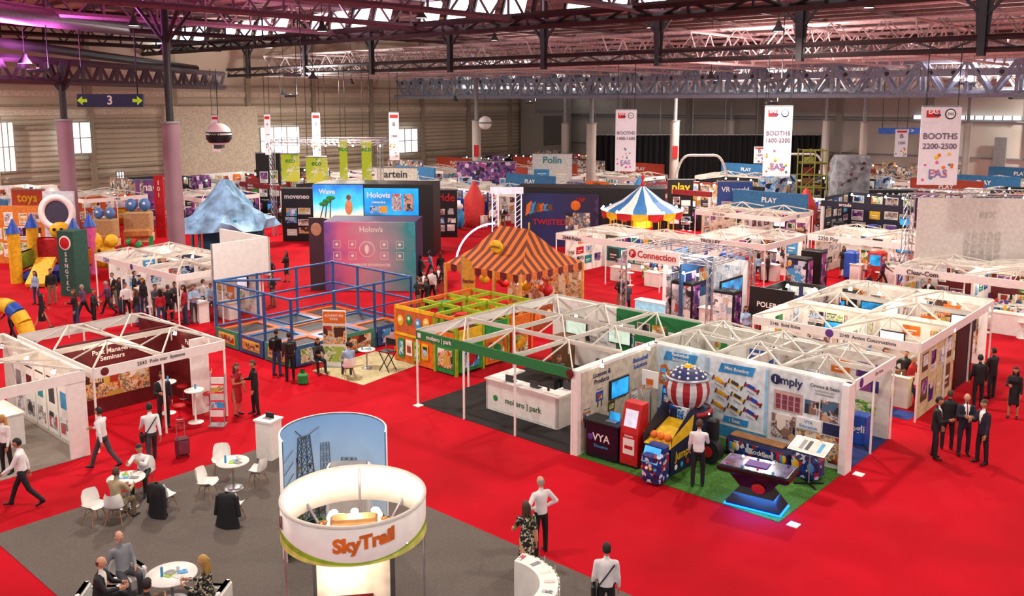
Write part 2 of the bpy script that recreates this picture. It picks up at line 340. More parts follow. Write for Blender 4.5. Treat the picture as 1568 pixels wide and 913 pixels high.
# hanging banners
def banner(u0,u1,v0,v1,Y,lines,name='hanging_banner',rot=-.1):
    a=pt(u0,v0,Y);b_=pt(u1,v1,Y); w_=b_.x-a.x; h_=a.z-b_.z; m=MB(); BT=mat('#6a5a70')
    m.bb(-w_/2,w_/2,-.03,.03,0,h_,mat('#dcd6de',.6,noise=.02)); m.cyl((-w_/2,0,h_),(w_/2,0,h_),.05,GREY,n=6)
    m.beam((-w_*.4,0,h_),(-w_*.4,0,h_+max(.3,12.5-a.z)),.03,BLACK); m.beam((w_*.4,0,h_),(w_*.4,0,h_+max(.3,12.5-a.z)),.03,BLACK)
    if lines:
        m.bb(-w_*.38,-w_*.05,-.05,-.031,h_*.86,h_*.95,RED); m.bb(-w_*.2,-w_*.02,-.055,-.05,h_*.88,h_*.9,NAVY); m.sph((w_*.22,-.045,h_*.905),(w_*.14,.01,w_*.14),NAVY,14); m.sph((w_*.22,-.055,h_*.905),(w_*.11,.01,w_*.11),WHITE,14); m.text('EAS',w_*.1,NAVY,(w_*.22,-.07,h_*.905))
        m.text('EAS',w_*.16,WHITE,(-w_*.21,-.056,h_*.93))
        for i,l in enumerate(lines): m.text(l,w_*.26,BT,(0,-.05,h_*.62-i*w_*.26),width=w_*.86)
        m.text('EAS',w_*.3,mat('#8a6aa0'),(0,-.05,h_*.14))
        for i in range(14): 
            x=random.uniform(-.42,.38)*w_; z=random.uniform(.04,.4)*h_; s_=random.uniform(.03,.06)*w_; m.sph((x,-.04,z),(s_,.01,s_),random.choice([ORG,PINK,TEAL,YEL]),8)
    else:
        m.text('B',w_*.5,BT,(0,-.05,h_*.75)); m.text('1200',w_*.3,BT,(0,-.05,h_*.5),width=w_*.8); m.bb(-w_*.4,w_*.4,-.04,-.03,h_*.88,h_*.95,RED)
        for i in range(8): x=random.uniform(-.4,.4)*w_; z=random.uniform(.04,.35)*h_; m.sph((x,-.04,z),(.07,.01,.07),random.choice([ORG,PINK,TEAL,YEL]),8)
    m.build(name,((a.x+b_.x)/2,Y,b_.z),rot)
banner(943,973,168,262,60,['BOOTHS','1400-1600']); banner(1172,1209,163,270,50,['BOOTHS','1600-2200']); banner(1413,1463,163,283,40,['BOOTHS','2200-2500'])
for u0,u1,v0,v1 in [(404,416,175,237),(477,492,173,240),(595,612,172,245),(1372,1388,198,240),(323,337,176,232),(1155,1170,225,250)]: banner(u0,u1,v0,v1,71.5,None)
a=pt(120,164,50);b_=pt(219,144,50); m=MB(); w_=b_.x-a.x;h_=b_.z-a.z
m.bb(0,w_,-.1,.1,0,h_,NAVY); m.text('3',h_*.95,WHITE,(w_/2,-.11,h_*.5))
for s_ in (0,1):
    x=w_*(.07 if s_==0 else .93); k_=-1 if s_==0 else 1; ar=mat('#a8d020',emit=.3)
    m.add([(x+k_*.25,-.11,h_*.5),(x-k_*.05,-.11,h_*.85),(x-k_*.05,-.11,h_*.15)],[(0,1,2)],ar); m.bb(min(x-k_*.05,x-k_*.3),max(x-k_*.05,x-k_*.3),-.12,-.105,h_*.38,h_*.62,ar)
for x in (.3,w_-.3): m.beam((x,0,h_),(x,0,h_+3.5),.05,BLACK)
m.build('hanging_hall_sign',a)
a=pt(1345,205,75); m=MB(); m.bb(0,4.2,-.1,.1,0,.5,mat('#2a5fb8')); m.text('< 3   4 >',.45,WHITE,(2.1,-.12,.25)); 
for x in (.3,3.9): m.beam((x,0,.5),(x,0,5.5),.05,BLACK)
m.build('hanging_hall_sign',a)
m=MB(); m.sph((0,0,0),(.85,.85,.78),WHITE,20); m.lathe([(.87,-.02),(.84,-.3),(.66,-.55)],BLACK,n=20); m.lathe([(.86,.2),(.875,.1)],BLACK,n=20)
m.bb(-.25,.25,-.4,.4,-.95,-.7,DGREY); m.text('WIKI',.35,BLACK,(0,-.88,.0)); m.beam((0,0,.7),(0,0,3.5),.03,BLACK); m.build('promotional_balloon',pt(335,206,62))
m=MB(); m.sph((0,0,0),.65,WHITE,16); m.lathe([(.66,.1),(.66,-.1)],GREY,n=16); m.beam((0,0,.6),(0,0,3.5),.03,BLACK); m.build('promotional_balloon',pt(743,188,88))
def lamp(x,y,z,power,size=1.2,col=(1,.92,.81)):
    m=MB(); m.lathe([(.05,.55),(.12,.5),(.16,.3),(.36,.02),(.36,0)],DGREY,n=16); m.lathe([(0,.03),(.3,.03)],mat('#fff2dd',emit=12,noise=0),n=16); m.beam((0,0,.5),(0,0,16.9-z),.03,BLACK)
    m.build('high_bay_lamp',(x,y,z))
    if power:
        l=bpy.data.lights.new('lamp_light','AREA'); l.shape='DISK'; l.size=size; l.energy=power; l.color=col; o=bpy.data.objects.new('high_bay_lamp_light',l); scene.collection.objects.link(o); o.location=(x,y,z-.05)
for i,(y,pw) in enumerate(((4,600),(18,950),(32,1800),(48,2250),(66,2700),(86,2700))):
    for x in (-1,-.33,.33,1):
        wd=16+y*.42; lamp(x*wd+(i%2)*2,y,13.6 if y<50 else 11.6,pw,.9)
for u,v,Y in [(645,28,52),(997,43,60),(1405,110,70),(1100,118,80),(255,75,50),(38,97,50),(435,145,85),(1330,12,55),(697,155,90),(720,20,55),(757,62,70),(205,40,46)]:
    p=pt(u,v,Y); lamp(p.x,p.y,min(p.z,15.5),0)
# ------------------------------------------------------------------ people
def capsule(m,p,q,r1,r2,flat=1.0,n=10):
    p=Vector(p);q=Vector(q);d=q-p; L=d.length
    if L<1e-5: d=Vector((0,0,1));L=1e-5
    d=d.normalized(); a=d.orthogonal().normalized(); b=d.cross(a)
    rings=[]
    for k in range(4): t=-PI/2+ (k+.0)*PI/8; rings.append((p+d*(r1*math.sin(t)),max(r1*math.cos(t),.001)))
    rings.append((p,r1)); rings.append((q,r2))
    for k in range(1,5): t=k*PI/8; rings.append((q+d*(r2*math.sin(t)),max(r2*math.cos(t),.001)))
    vs=[];fs=[]
    for c,r in rings:
        for i in range(n):
            t=2*PI*i/n; o=a*(r*math.cos(t))+b*(r*math.sin(t)); o.z*=flat; vs.append(tuple(c+o))
    for j in range(len(rings)-1):
        for i in range(n): fs.append((j*n+i,j*n+(i+1)%n,(j+1)*n+(i+1)%n,(j+1)*n+i))
    fs.append(tuple(range(n-1,-1,-1))); k=(len(rings)-1)*n; fs.append(tuple(range(k,k+n)))
    m.add(vs,fs,BLACK)
def loft(m,rings,n=14):
    vs=[];fs=[]
    for c,X,Yv,rx,ry in rings:
        for i in range(n): t=2*PI*i/n; vs.append(tuple(c+X*(rx*math.cos(t))+Yv*(ry*math.sin(t))))
    for j in range(len(rings)-1):
        for i in range(n): fs.append((j*n+i,j*n+(i+1)%n,(j+1)*n+(i+1)%n,(j+1)*n+i))
    fs.append(tuple(range(n-1,-1,-1))); k=(len(rings)-1)*n; fs.append(tuple(range(k,k+n)))
    m.add(vs,fs,BLACK)
POSES={
 'stand':dict(lean=1,legs=((4,5,4),(-3,2,5)),arms=((4,9,12,0),(2,10,18,0))),
 'talk':dict(lean=2,legs=((5,6,4),(-2,3,5)),arms=((15,10,88,25),(3,9,14,0))),
 'fold':dict(lean=1,legs=((3,4,4),(-2,2,5)),arms=((18,12,92,55),(18,12,95,55))),
 'hips':dict(lean=0,legs=((3,4,6),(-2,2,7)),arms=((-18,38,62,45),(-18,38,62,45))),
 'reach':dict(lean=8,legs=((8,6,4),(-5,4,5)),arms=((50,6,30,5),(30,6,45,10))),
 'walk':dict(lean=4,legs=((26,8,2),(-20,22,2)),arms=((-24,7,14,0),(24,7,28,0))),
 'walk2':dict(lean=4,legs=((-18,24,2),(24,6,2)),arms=((20,7,60,10),(-26,8,10,0))),
 'sit':dict(lean=6,legs=((84,84,6),(88,78,9)),arms=((30,8,62,18),(22,10,70,22))),
 'sitback':dict(lean=-12,legs=((82,70,8),(95,95,4)),arms=((12,30,40,0),(30,10,60,20))),
 'sitfwd':dict(lean=24,legs=((84,88,12),(86,84,12)),arms=((45,8,55,15),(45,8,60,20))),
}
def add_hand(m,w,d,sx,skin):
    d=d.normalized(); N=Vector((-sx,0,0)); N=(N-d*N.dot(d)); 
    if N.length<.1: N=Vector((0,0,-1)); N=N-d*N.dot(d)
    N.normalize(); W=d.cross(N)
    M=Matrix(((N.x,W.x,d.x,w.x),(N.y,W.y,d.y,w.y),(N.z,W.z,d.z,w.z),(0,0,0,1)))
    m.sph((0.004,0,.045),(.016,.04,.055),skin,8,M=M)
    for y,L in ((-.03,.066),(-.01,.08),(.01,.075),(.029,.055)):
        a=Vector((0,y,.085)); b=a+Vector((.012,y*.1,L*.5)); c=b+Vector((.026,0,L*.42))
        m.cyl(a,b,.0095,skin,.009,n=6,M=M); m.cyl(b,c,.009,skin,.007,n=6,M=M)
    ts=1 if (W.y<0) else -1
    a=Vector((.006,ts*.03,.03)); b=a+Vector((.012,ts*.026,.03)); c=b+Vector((.012,ts*.004,.03))
    m.cyl(a,b,.012,skin,.010,n=6,M=M); m.cyl(b,c,.010,skin,.008,n=6,M=M)
def add_head(m,M,skin,hair,style,fem):
    def jaw(x,y,z):
        if z<0: k=1-.28*z*z*1.3; x*=k; 
        if z<-.3 and y>0: y*=1-.35*(-z-.3)
        if y<-.6: y*=.95
        return x,y,z
    m.sph((0,0,0),(.077,.097,.118),skin,16,M=M,fn=jaw)
    m.add([(0,-.09,.022),(-.015,-.09,-.026),(.015,-.09,-.026),(0,-.122,-.022)],[(0,1,3),(0,3,2),(1,2,3)],skin,M,True)
    for s in (-1,1):
        m.sph((s*.078,.008,-.005),(.012,.02,.032),skin,8,M=M)
        m.sph((s*.03,-.088,.012),(.014,.008,.008),WHITE,8,M=M); m.sph((s*.03,-.094,.012),(.006,.004,.006),BLACK,6,M=M)
        m.sph((s*.03,-.09,.034),(.018,.006,.004),hair if style!='bald' else BROWN,6,M=M)
    m.sph((0,-.09,-.052),(.025,.008,.007),mat('#a04848'),8,M=M)
    if style=='bald':
        m.sph((0,.004,.0),(.081,.102,.119),hair,16,M=M,keep=lambda x,y,z:(y>.1 and -.35<z<.25) or (abs(x)>.85 and y>-.1 and -.1<z<.25))
    else:
        m.sph((0,.006,.008),(.086,.106,.126),hair,18,M=M,keep=lambda x,y,z:(z>.42 and y>-.95) or (y>-.15 and z>(-.35 if style=='short' else -.8)) or z>.62)
        if style=='long':
            for dx in (-.045,0,.045): m.cyl((dx,.06,.02),(dx*1.6,.085,-.24),.05,hair,.032,n=8,M=M)
            for s in (-1,1): m.cyl((s*.07,.03,.03),(s*.085,.02,-.2),.03,hair,.015,n=8,M=M)
        if style=='tail': m.sph((0,.12,.03),.04,hair,8,M=M); m.cyl((0,.13,.03),(0,.14,-.16),.03,hair,.012,n=8,M=M)
BPOS={}
def person_mesh(pose='stand',fem=False,top=WHITE,bot=BLACK,shoe=BLACK,skin=None,hair=None,style='short',sleeve=1,suit=False,tie=None,dress=False,skirt=None,lean=None,legs=None,arms=None,hyaw=0,hpitch=0,voxel=.024,extra=None,legskin=False,fat=1.0):
    P=dict(POSES[pose]); 
    if lean is not None: P['lean']=lean
    if legs: P['legs']=legs
    if arms: P['arms']=arms
    skin=skin or mat('#b87f60',.5,noise=.04); hair=hair or mat('#1c130e',.6)
    m=MB(); segs=[]
    l=math.radians(P['lean']); U=Vector((0,-math.sin(l),math.cos(l))); X=Vector((1,0,0)); Fw=X.cross(U)*1.0
    kx=.9 if fem else 1.0
    def seg(p,q,r1,r2,lab,flat=1.0): capsule(m,p,q,r1,r2,flat); segs.append((np.array(p),np.array(q),r1,r2,lab))
    hw=.16 if fem else .15; ww=.118 if fem else .14*fat
    tor=[(-.08,hw*.8,.10),(-.02,hw,.118),(.06,hw,.118),(.2,ww,.10*fat+.005),(.33,.155*kx,.115),(.43,.17*kx,.105),(.49,.12*kx,.08),(.52,.06,.055)]
    loft(m,[(U*t,X,Fw,rx,ry) for t,rx,ry in tor]); segs.append((np.array(U*-.05),np.array(U*.47),.13,.13,'torso'))
    if fem:
        for s in (-1,1): capsule(m,U*.34+X*(s*.06)+Vector((0,-.075,0)),U*.34+X*(s*.06)+Vector((0,-.08,0)),.055,.05)
    nb=U*.5; hu=(U+Vector((0,0,1.6))).normalized(); seg(nb,nb+hu*.1,.054,.05,'neck')
    hc=nb+hu*.205+Vector((0,-.022,0))
    low=0
    for i,s in ((0,-1),(1,1)):
        al,be,el,ga=[math.radians(k) for k in P['arms'][i]]
        sh=U*.445+X*(s*.175*kx); capsule(m,U*.44+X*(s*.08),sh,.07,.064)
        d=Vector((s*math.sin(be),-math.sin(al+l)*math.cos(be),-math.cos(al+l)*math.cos(be))); e=sh+d*.285
        a2=al+el+l; g2=ga if ga else -be*.5
        d2=Vector((-s*math.sin(g2),-math.sin(a2)*math.cos(g2),-math.cos(a2)*math.cos(g2))); w=e+d2*.25
        jr=.012 if (suit or sleeve) else 0
        seg(sh,e,.056+jr*.6,.043+jr*.6,'ua'); seg(e,w,.041+jr,.028+jr*.8,'fa')
        BPOS[s]=(w,d2,s)
        th,kn,ab=[math.radians(k) for k in P['legs'][i]]
        hp=X*(s*.085)+Vector((0,0,-.02)); d=Vector((s*math.sin(ab),-math.sin(th)*math.cos(ab),-math.cos(th)*math.cos(ab))); k_=hp+d*.43
        t2=th-kn; d2=Vector((0,-math.sin(t2),-math.cos(t2))); an=k_+d2*.41
        tr=0 if (dress or skirt or legskin) else .012
        seg(hp,k_,.086,.056+tr,'thigh'); seg(k_,an,.054+tr,.036+tr*1.5,'shin')
        fp=t2*.7 if t2<0 else t2*.25
        if pose.startswith('sit'): fp=0
        fd=Vector((s*.12,-math.cos(fp),math.sin(fp))).normalized()
        hl=an+Vector((0,.03,-.03)); toe=an+fd*.16+Vector((0,0,-.045))
        seg(hl,toe,.042,.034,'foot'); low=min(low,hl.z-.042,toe.z-.034)
    if suit: loft(m,[(U*t,X,Fw,rx,ry) for t,rx,ry in [(-.14,.165,.125),(0,.165,.13),(.15,.152,.122),(.3,.17,.125),(.44,.17,.105)]])
    if dress or skirt:
        if pose.startswith('sit'):
            loft(m,[(Vector((0,.06,0)),X,Vector((0,0,1)),.15,.1),(Vector((0,-.2,0)),X,Vector((0,0,1)),.17,.1),(Vector((0,-.42,-.01)),X,Vector((0,0,1)),.16,.085)])
            segs.append((np.array((0,0,0.)),np.array((0,-.4,0.)),.13,.13,'skirt'))
        else:
            loft(m,[(Vector((0,0,z)),X,Vector((0,1,0)),rx,ry) for z,rx,ry in [(.1,.14,.11),(-.05,.17,.135),(-.25,.18,.15),(-.46,.185,.16)]])
            segs.append((np.array((0,0,0.)),np.array((0,0,-.44)),.165,.165,'skirt'))
    me=bpy.data.meshes.new('b'); me.from_pydata(m.v,[],m.f); ob=bpy.data.objects.new('b',me); scene.collection.objects.link(ob)
    md=ob.modifiers.new('r','REMESH'); md.mode='VOXEL'; md.voxel_size=voxel
    ms=ob.modifiers.new('s','SMOOTH'); ms.iterations=3; ms.factor=.5
    dg=bpy.context.evaluated_depsgraph_get(); ev=ob.evaluated_get(dg); em=ev.to_mesh()
    nv=len(em.vertices); vs=np.empty(nv*3); em.vertices.foreach_get('co',vs); vs=vs.reshape(-1,3)
    fs=[tuple(p.vertices) for p in em.polygons]; cen=np.empty(len(fs)*3); em.polygons.foreach_get('center',cen); cen=cen.reshape(-1,3)
    ev.to_mesh_clear(); bpy.data.objects.remove(ob); bpy.data.meshes.remove(me)
    D=[];T_=[]
    for p,q,r1,r2,lab in segs:
        d=q-p; t=np.clip(((cen-p)@d)/max(d@d,1e-9),0,1); D.append(np.linalg.norm(cen-(p+t[:,None]*d),axis=1)-(r1+(r2-r1)*t)); T_.append(t)
    best=np.argmin(np.array(D),axis=0)
    out=MB(); names=[s[4] for s in segs]; up=np.array(U); mats=[]
    for fi,f in enumerate(fs):
        b=best[fi]; lab=names[b]; t=T_[b][fi]; c_=cen[fi]
        if lab=='torso':
            hgt=c_@up
            mt=top
            if not dress and not suit and hgt<.02: mt=skirt or bot
            if suit and c_[1]< -.03 and hgt>.18 and abs(c_[0])<(hgt-.14)*.22:
                mt=tie if (tie and abs(c_[0])<.02) else WHITE
        elif lab=='neck': mt=skin if t>.15 else top
        elif lab=='ua': mt=top if (sleeve>0 or t<.3) else skin
        elif lab=='fa': mt=top if sleeve>=1 and t<.97 else skin
        elif lab=='skirt': mt=top if dress else skirt
        elif lab in('thigh','shin'):
            mt=skin if (dress or skirt or (legskin and lab=='shin')) else bot
            if suit and lab=='thigh' and t<.12: mt=top
        else: mt=shoe
        mats.append(mt)
    out.v=[tuple(v) for v in vs]; out.f=fs; out.m=[out.mi(k) for k in mats]; out.sm=[True]*len(fs)
    for s in (-1,1): w,d2,_=BPOS[s]; add_hand(out,Vector(w),Vector(d2),s,skin)
    add_head(out,T(*hc)@Rz(math.radians(hyaw))@Rx(math.radians(hpitch)+l*.6),skin,hair,style,fem)
    if extra: extra(out,U)
    return out,low
def person(name,loc,rot=0,h=1.75,seat=None,**k):
    out,low=person_mesh(**k); sc=h/1.75
    dz=-low if seat is None else (seat+.09)/sc
    out.v=[(x*sc,y*sc,(z+dz)*sc) for x,y,z in out.v]
    return out.build(name,(loc[0],loc[1],loc[2] if len(loc)>2 else 0),math.radians(rot))
SK1=mat('#b87f60',.5,noise=.04);SK2=mat('#cf9a7c',.5,noise=.04);SK3=mat('#8a5a3c',.5,noise=.04)
HB=mat('#17100c',.6);HBR=mat('#4a2f1c',.6);HBL=mat('#b8924e',.6);HG=mat('#9c9894',.6)
SUIT=mat('#111218',.7);SUITB=mat('#171c2e',.7);TRG=mat('#44444c',.8);TRK=mat('#7a6a50',.8);SHW=mat('#e6e4e4',.7,noise=.03);REDD=mat('#a81020',.6);SHB=mat('#9db8d8',.7);SHG=mat('#7d7f86',.7);BEI=mat('#a89878',.7);PUR=mat('#5a3a60',.7);FLOR=poster('floral_cloth',['#15151a','#1a1a20','#d8c8b0','#15151a','#7a8a5a'],28,metric='EUCLIDEAN',detail=False)
DEN=mat('#2d3f63',.8)
def backpack(o,U): o.rbox((0,.2,.3),(.28,.16,.42),BLACK,b=.05); o.bar((-.1,-.11,.1),(-.1,-.08,.44),.04,.02,BLACK); o.bar((.1,-.11,.1),(.1,-.08,.44),.04,.02,BLACK)
def shoulderbag(o,U):
    o.bar((-.15,-.1,.46),(.16,-.125,.02),.035,.015,BLACK); o.bar((-.15,.1,.46),(.16,.125,.02),.035,.015,BLACK); o.rbox((.23,0,-.08),(.1,.3,.24),BLACK,b=.03)
def badge(o,U): o.bar((-.06,-.11,.44),(0,-.15,.14),.012,.005,RED); o.bar((.06,-.11,.44),(0,-.15,.14),.012,.005,RED); o.bb(-.04,.04,-.155,-.15,.04,.14,WHITE)
P=person
P('man_in_white_shirt',G(38,775),-75,1.82,pose='walk',top=SHW,bot=SUIT,hair=HB)
P('woman_in_white_top',G(12,725),-20,1.66,fem=True,pose='talk',top=SHW,bot=SUIT,hair=HBL,style='long')
P('man_in_white_shirt',G(160,717),-100,1.78,pose='walk2',top=SHW,bot=TRG,hair=HB,extra=badge)
P('man_pulling_suitcase',G(234,711),-150,1.8,pose='walk',top=SHW,bot=mat('#33343c',.8),hair=HB,extra=shoulderbag,arms=((-30,6,10,0),(22,7,28,0)))
P('man_in_dark_suit',G(252,655),30,1.8,pose='talk',top=SUIT,bot=SUIT,suit=True,tie=DRED,hair=HB)
P('woman_in_red_dress',G(313,624),160,1.74,fem=True,pose='talk',top=REDD,dress=True,hair=HB,style='long',sleeve=0,shoe=REDD)
P('woman_in_red_dress',G(364,636),60,1.72,fem=True,pose='talk',top=REDD,dress=True,hair=HBR,style='long',sleeve=0,shoe=BLACK)
P('man_in_black_shirt',G(392,635),-60,1.8,pose='talk',top=SUIT,bot=SUIT,hair=HBR)
P('man_in_white_shirt',G(828,848),-150,1.8,pose='hips',top=SHW,bot=SUIT,hair=HG,style='bald',hpitch=10,skin=SK2)
P('woman_in_floral_dress',G(806,880),-165,1.68,fem=True,pose='walk',top=FLOR,dress=True,hair=HBR,style='long',sleeve=.5,skin=SK2)
P('man_with_shoulder_bag',G(927,968),175,1.78,pose='stand',top=SHW,bot=SUIT,hair=HB,extra=shoulderbag)
P('man_in_white_shirt',G(1068,746)+Vector((0,0,.02)),165,1.8,pose='stand',top=SHW,bot=SUIT,hair=HBR,arms=((30,8,70,15),(10,9,20,0)))
P('man_in_dark_suit',G(1430,702),60,1.8,pose='talk',top=SUIT,bot=SUIT,suit=True,hair=HB)
P('man_in_dark_suit',G(1474,697),-10,1.82,pose='fold',top=SUITB,bot=SUITB,suit=True,tie=DRED,hair=HG,style='bald',skin=SK2)
P('man_in_dark_suit',G(1502,710),-80,1.84,pose='talk',top=SUITB,bot=SUIT,suit=True,hair=HBR)
P('man_in_dark_suit',G(1449,688),150,1.76,pose='stand',top=SUIT,bot=SUIT,suit=True,hair=HBR)
P('man_in_dark_suit',G(1496,624),170,1.78,pose='stand',top=SUIT,bot=SUIT,suit=True,hair=HB)
P('man_in_dark_suit',G(1517,610),200,1.75,pose='fold',top=SUIT,bot=SUIT,suit=True,hair=HB)
P('woman_in_dark_dress',G(1550,640),-40,1.68,fem=True,pose='talk',top=SUIT,dress=True,hair=HB,style='long',sleeve=1)
P('man_in_black_shirt',G(1383,614),-20,1.78,pose='hips',top=BLACK,bot=SUIT,hair=HB)
P('woman_in_black_dress',G(1352,605),10,1.68,fem=True,pose='stand',top=BLACK,dress=True,hair=HB,style='long')
P('man_with_backpack',G(425,576),150,1.76,pose='stand',top=SUIT,bot=DEN,hair=HB,extra=backpack)
P('man_with_backpack',G(445,583),200,1.78,pose='talk',top=DGREY,bot=SUIT,hair=HB,extra=backpack)
P('woman_in_denim',G(57,466),-20,1.68,fem=True,pose='stand',top=SHB,bot=DEN,hair=HB,style='long')
P('man_in_dark_shirt',G(81,466),20,1.8,pose='stand',top=SUIT,bot=TRK,hair=HB)
P('woman_in_dark_dress',G(66,505),150,1.66,fem=True,pose='walk',top=SUIT,dress=True,hair=HB,style='long')
for i,(u,v,r_) in enumerate([(195,488,20),(222,484,-30),(240,492,60),(259,494,170),(285,497,-60),(298,495,30),(312,482,120),(185,480,80),(270,488,0),(145,500,90),(248,500,-140),(325,490,10),(232,478,0)]):
    P('visitor_standing',G(u,v),r_,random.uniform(1.66,1.82),fem=i%3==1,pose=['talk','stand','fold'][i%3],top=[SHW,SUIT,DGREY,SUIT,REDD,SHB][i%6],bot=[SUIT,DEN,TRG][i%3],hair=[HB,HBR][i%2],style='long' if i%3==1 else 'short',voxel=.03)
# ------------------------------------------------------------------ chairs and tables
def eames(m,M=None):
    n=9;k=10;vs=[];fs=[]
    prof=[(-.23,.44),(-.18,.455),(-.06,.435),(.07,.425),(.17,.445),(.225,.52),(.25,.62),(.27,.72),(.285,.81)]
    wd=[.19,.225,.235,.235,.235,.235,.23,.215,.17]
    for j,((y,z),w_) in enumerate(zip(prof,wd)):
        for i in range(k+1):
            t=-1+2*i/k; 
            zz=z+(.07*t**4 if j<5 else .02*t*t)*(1 if j>0 else .5); yy=y-(.12*t*t if j>=5 else (.02*t*t if j==4 else 0))
            vs.append((w_*t,yy,zz))
    for j in range(n-1):
        for i in range(k): fs.append((j*(k+1)+i,j*(k+1)+i+1,(j+1)*(k+1)+i+1,(j+1)*(k+1)+i))
    m.add(vs,fs,WHITE,M,True); m.add([(x,y+.012 if z>.5 else y,z-.012) for x,y,z in vs],[tuple(reversed(f)) for f in fs],WHITE,M,True)
    for sx in (-1,1):
        for sy in (-1,1): m.cyl((sx*.12,sy*.11,.41),(sx*.22,sy*.21,0),.014,WOOD,.010,n=8,M=M)
        m.cyl((sx*.12,-.11,.4),(sx*.17,.16,.22),.005,BLACK,n=5,M=M)
    m.bb(-.13,.13,-.12,.12,.40,.415,BLACK,M)
_ch=None
def chair(loc,rot):
    global _ch
    if _ch is None: m=MB(); eames(m); _ch=m.build('dining_chair',loc,math.radians(rot)); return _ch
    return inst(_ch,'dining_chair',loc,math.radians(rot))
def table(loc,r=.4,h=.74,mt=WHITE,items=True):
    m=MB(); m.lathe([(0,h),(r,h),(r,h-.025),(0,h-.025)],mt,n=28); m.cyl((0,0,h-.02),(0,0,.03),.03,SILVER); m.lathe([(0,.035),(.1,.03),(r*.6,.012),(r*.6,0)],SILVER,n=24)
    if items:
        for i in range(5):
            a=random.uniform(0,6.28); d=random.uniform(.05,.6)*r; m.box((d*math.cos(a),d*math.sin(a),h+.006+i*.003),(.2,.15,.004),[PB[4],OFFW,LGREEN,PB[0],GREY][i],rz=a)
        m.cyl((.1,.1,h),(.1,.1,h+.12),.03,WHITE,.035); m.cyl((-.15,-.1,h),(-.15,-.1,h+.2),.03,LBLUE,.025)
    return m.build('round_table',loc)
Z1=Vector((0,0,.012))
t1=G(196,775)+Z1; table(t1,.45)
for u,v,r_ in [(146,802,60),(318,765,80),(340,728,10),(395,745,-100)]: chair(G(u,v)+Z1,r_)
t2=G(358,748)+Z1; table(t2,.42)
cA=t1+Vector((.05,.98,0)); chair(cA,0); P('seated_man_in_white_shirt',cA,0,1.76,seat=.45,pose='sitfwd',top=SHW,bot=SUIT,hair=HB,hpitch=-8)
cB=t1+Vector((.15,-.95,0)); chair(cB,180); P('seated_man_in_beige_shirt',cB,165,1.78,seat=.45,pose='sit',top=BEI,bot=TRK,hair=HBR)
def draped(loc,rot):
    m=MB(); eames(m); n=20;vs=[];fs=[]
    rings=[(.0,.86,.06,.03),(.0,.84,.2,.07),(.0,.78,.24,.10),(.01,.55,.235,.11),(.01,.3,.25,.12),(.0,.1,.29,.14),(0,.03,.30,.15)]
    for j,(dy,z,rx,ry) in enumerate(rings):
        for i in range(n): t=2*PI*i/n; k=1+.10*math.sin(5*t)*(j/6); vs.append((rx*k*math.cos(t),.26+dy+ry*k*math.sin(t),z))
    for j in range(len(rings)-1):
        for i in range(n): fs.append((j*n+i,j*n+(i+1)%n,(j+1)*n+(i+1)%n,(j+1)*n+i))
    m.add(vs,fs,SUIT,None,True)
    for s in (-1,1): m.cyl((s*.22,.26,.78),(s*.3,.28,.3),.06,SUIT,.05,n=10)
    m.build('chair_with_draped_jacket',loc,math.radians(rot))
draped(G(256,785)+Z1,150); draped(G(358,800)+Z1,170)
m=MB(); m.rbox((0,0,.33),(.38,.24,.55),mat('#6a2a3a',.4),b=.05); m.rbox((0,-.13,.33),(.28,.04,.4),mat('#7a3646',.4),b=.02)
for s in (-1,1):
    m.cyl((s*.11,.1,.6),(s*.11,.1,1.0),.01,SILVER)
    for t in (-1,1): m.cyl((s*.15-.012,t*.08,.03),(s*.15+.012,t*.08,.03),.03,BLACK)
m.cyl((-.12,.1,1.0),(.12,.1,1.0),.015,BLACK); m.build('rolling_suitcase',G(280,700),.6)
t3=G(265,922)+Z1; table(t3,.5,.6)
def armchair(loc,rot,c=WHITE):
    m=MB(); m.rbox((0,0,.3),(.62,.6,.3),c,b=.06); m.rbox((0,.3,.5),(.62,.14,.5),c,b=.06); m.rbox((-.3,0,.4),(.12,.6,.4),c,b=.05); m.rbox((.3,0,.4),(.12,.6,.4),c,b=.05)
    for a in (-.25,.25):
        for b_ in (-.22,.28): m.cyl((a,b_,0),(a,b_,.16),.02,SILVER)
    m.build('lounge_armchair',loc,math.radians(rot))
for (u,v,r_,kw) in [(155,955,95,dict(top=SUIT,bot=SUIT,suit=True,style='bald',hair=HBR,skin=SK2,pose='sit')),(192,912,50,dict(top=SHG,bot=TRG,style='bald',hair=HBR,pose='sitback',skin=SK2)),(322,952,-95,dict(top=FLOR,bot=SUIT,style='long',hair=HBL,fem=True,pose='sit',skin=SK2)),(228,996,175,dict(top=SUIT,bot=SUIT,hair=HB,pose='sit'))]:
    p=G(u,v)+Z1; armchair(p,r_); P('seated_visitor',p,r_,1.76,seat=.45,**kw)
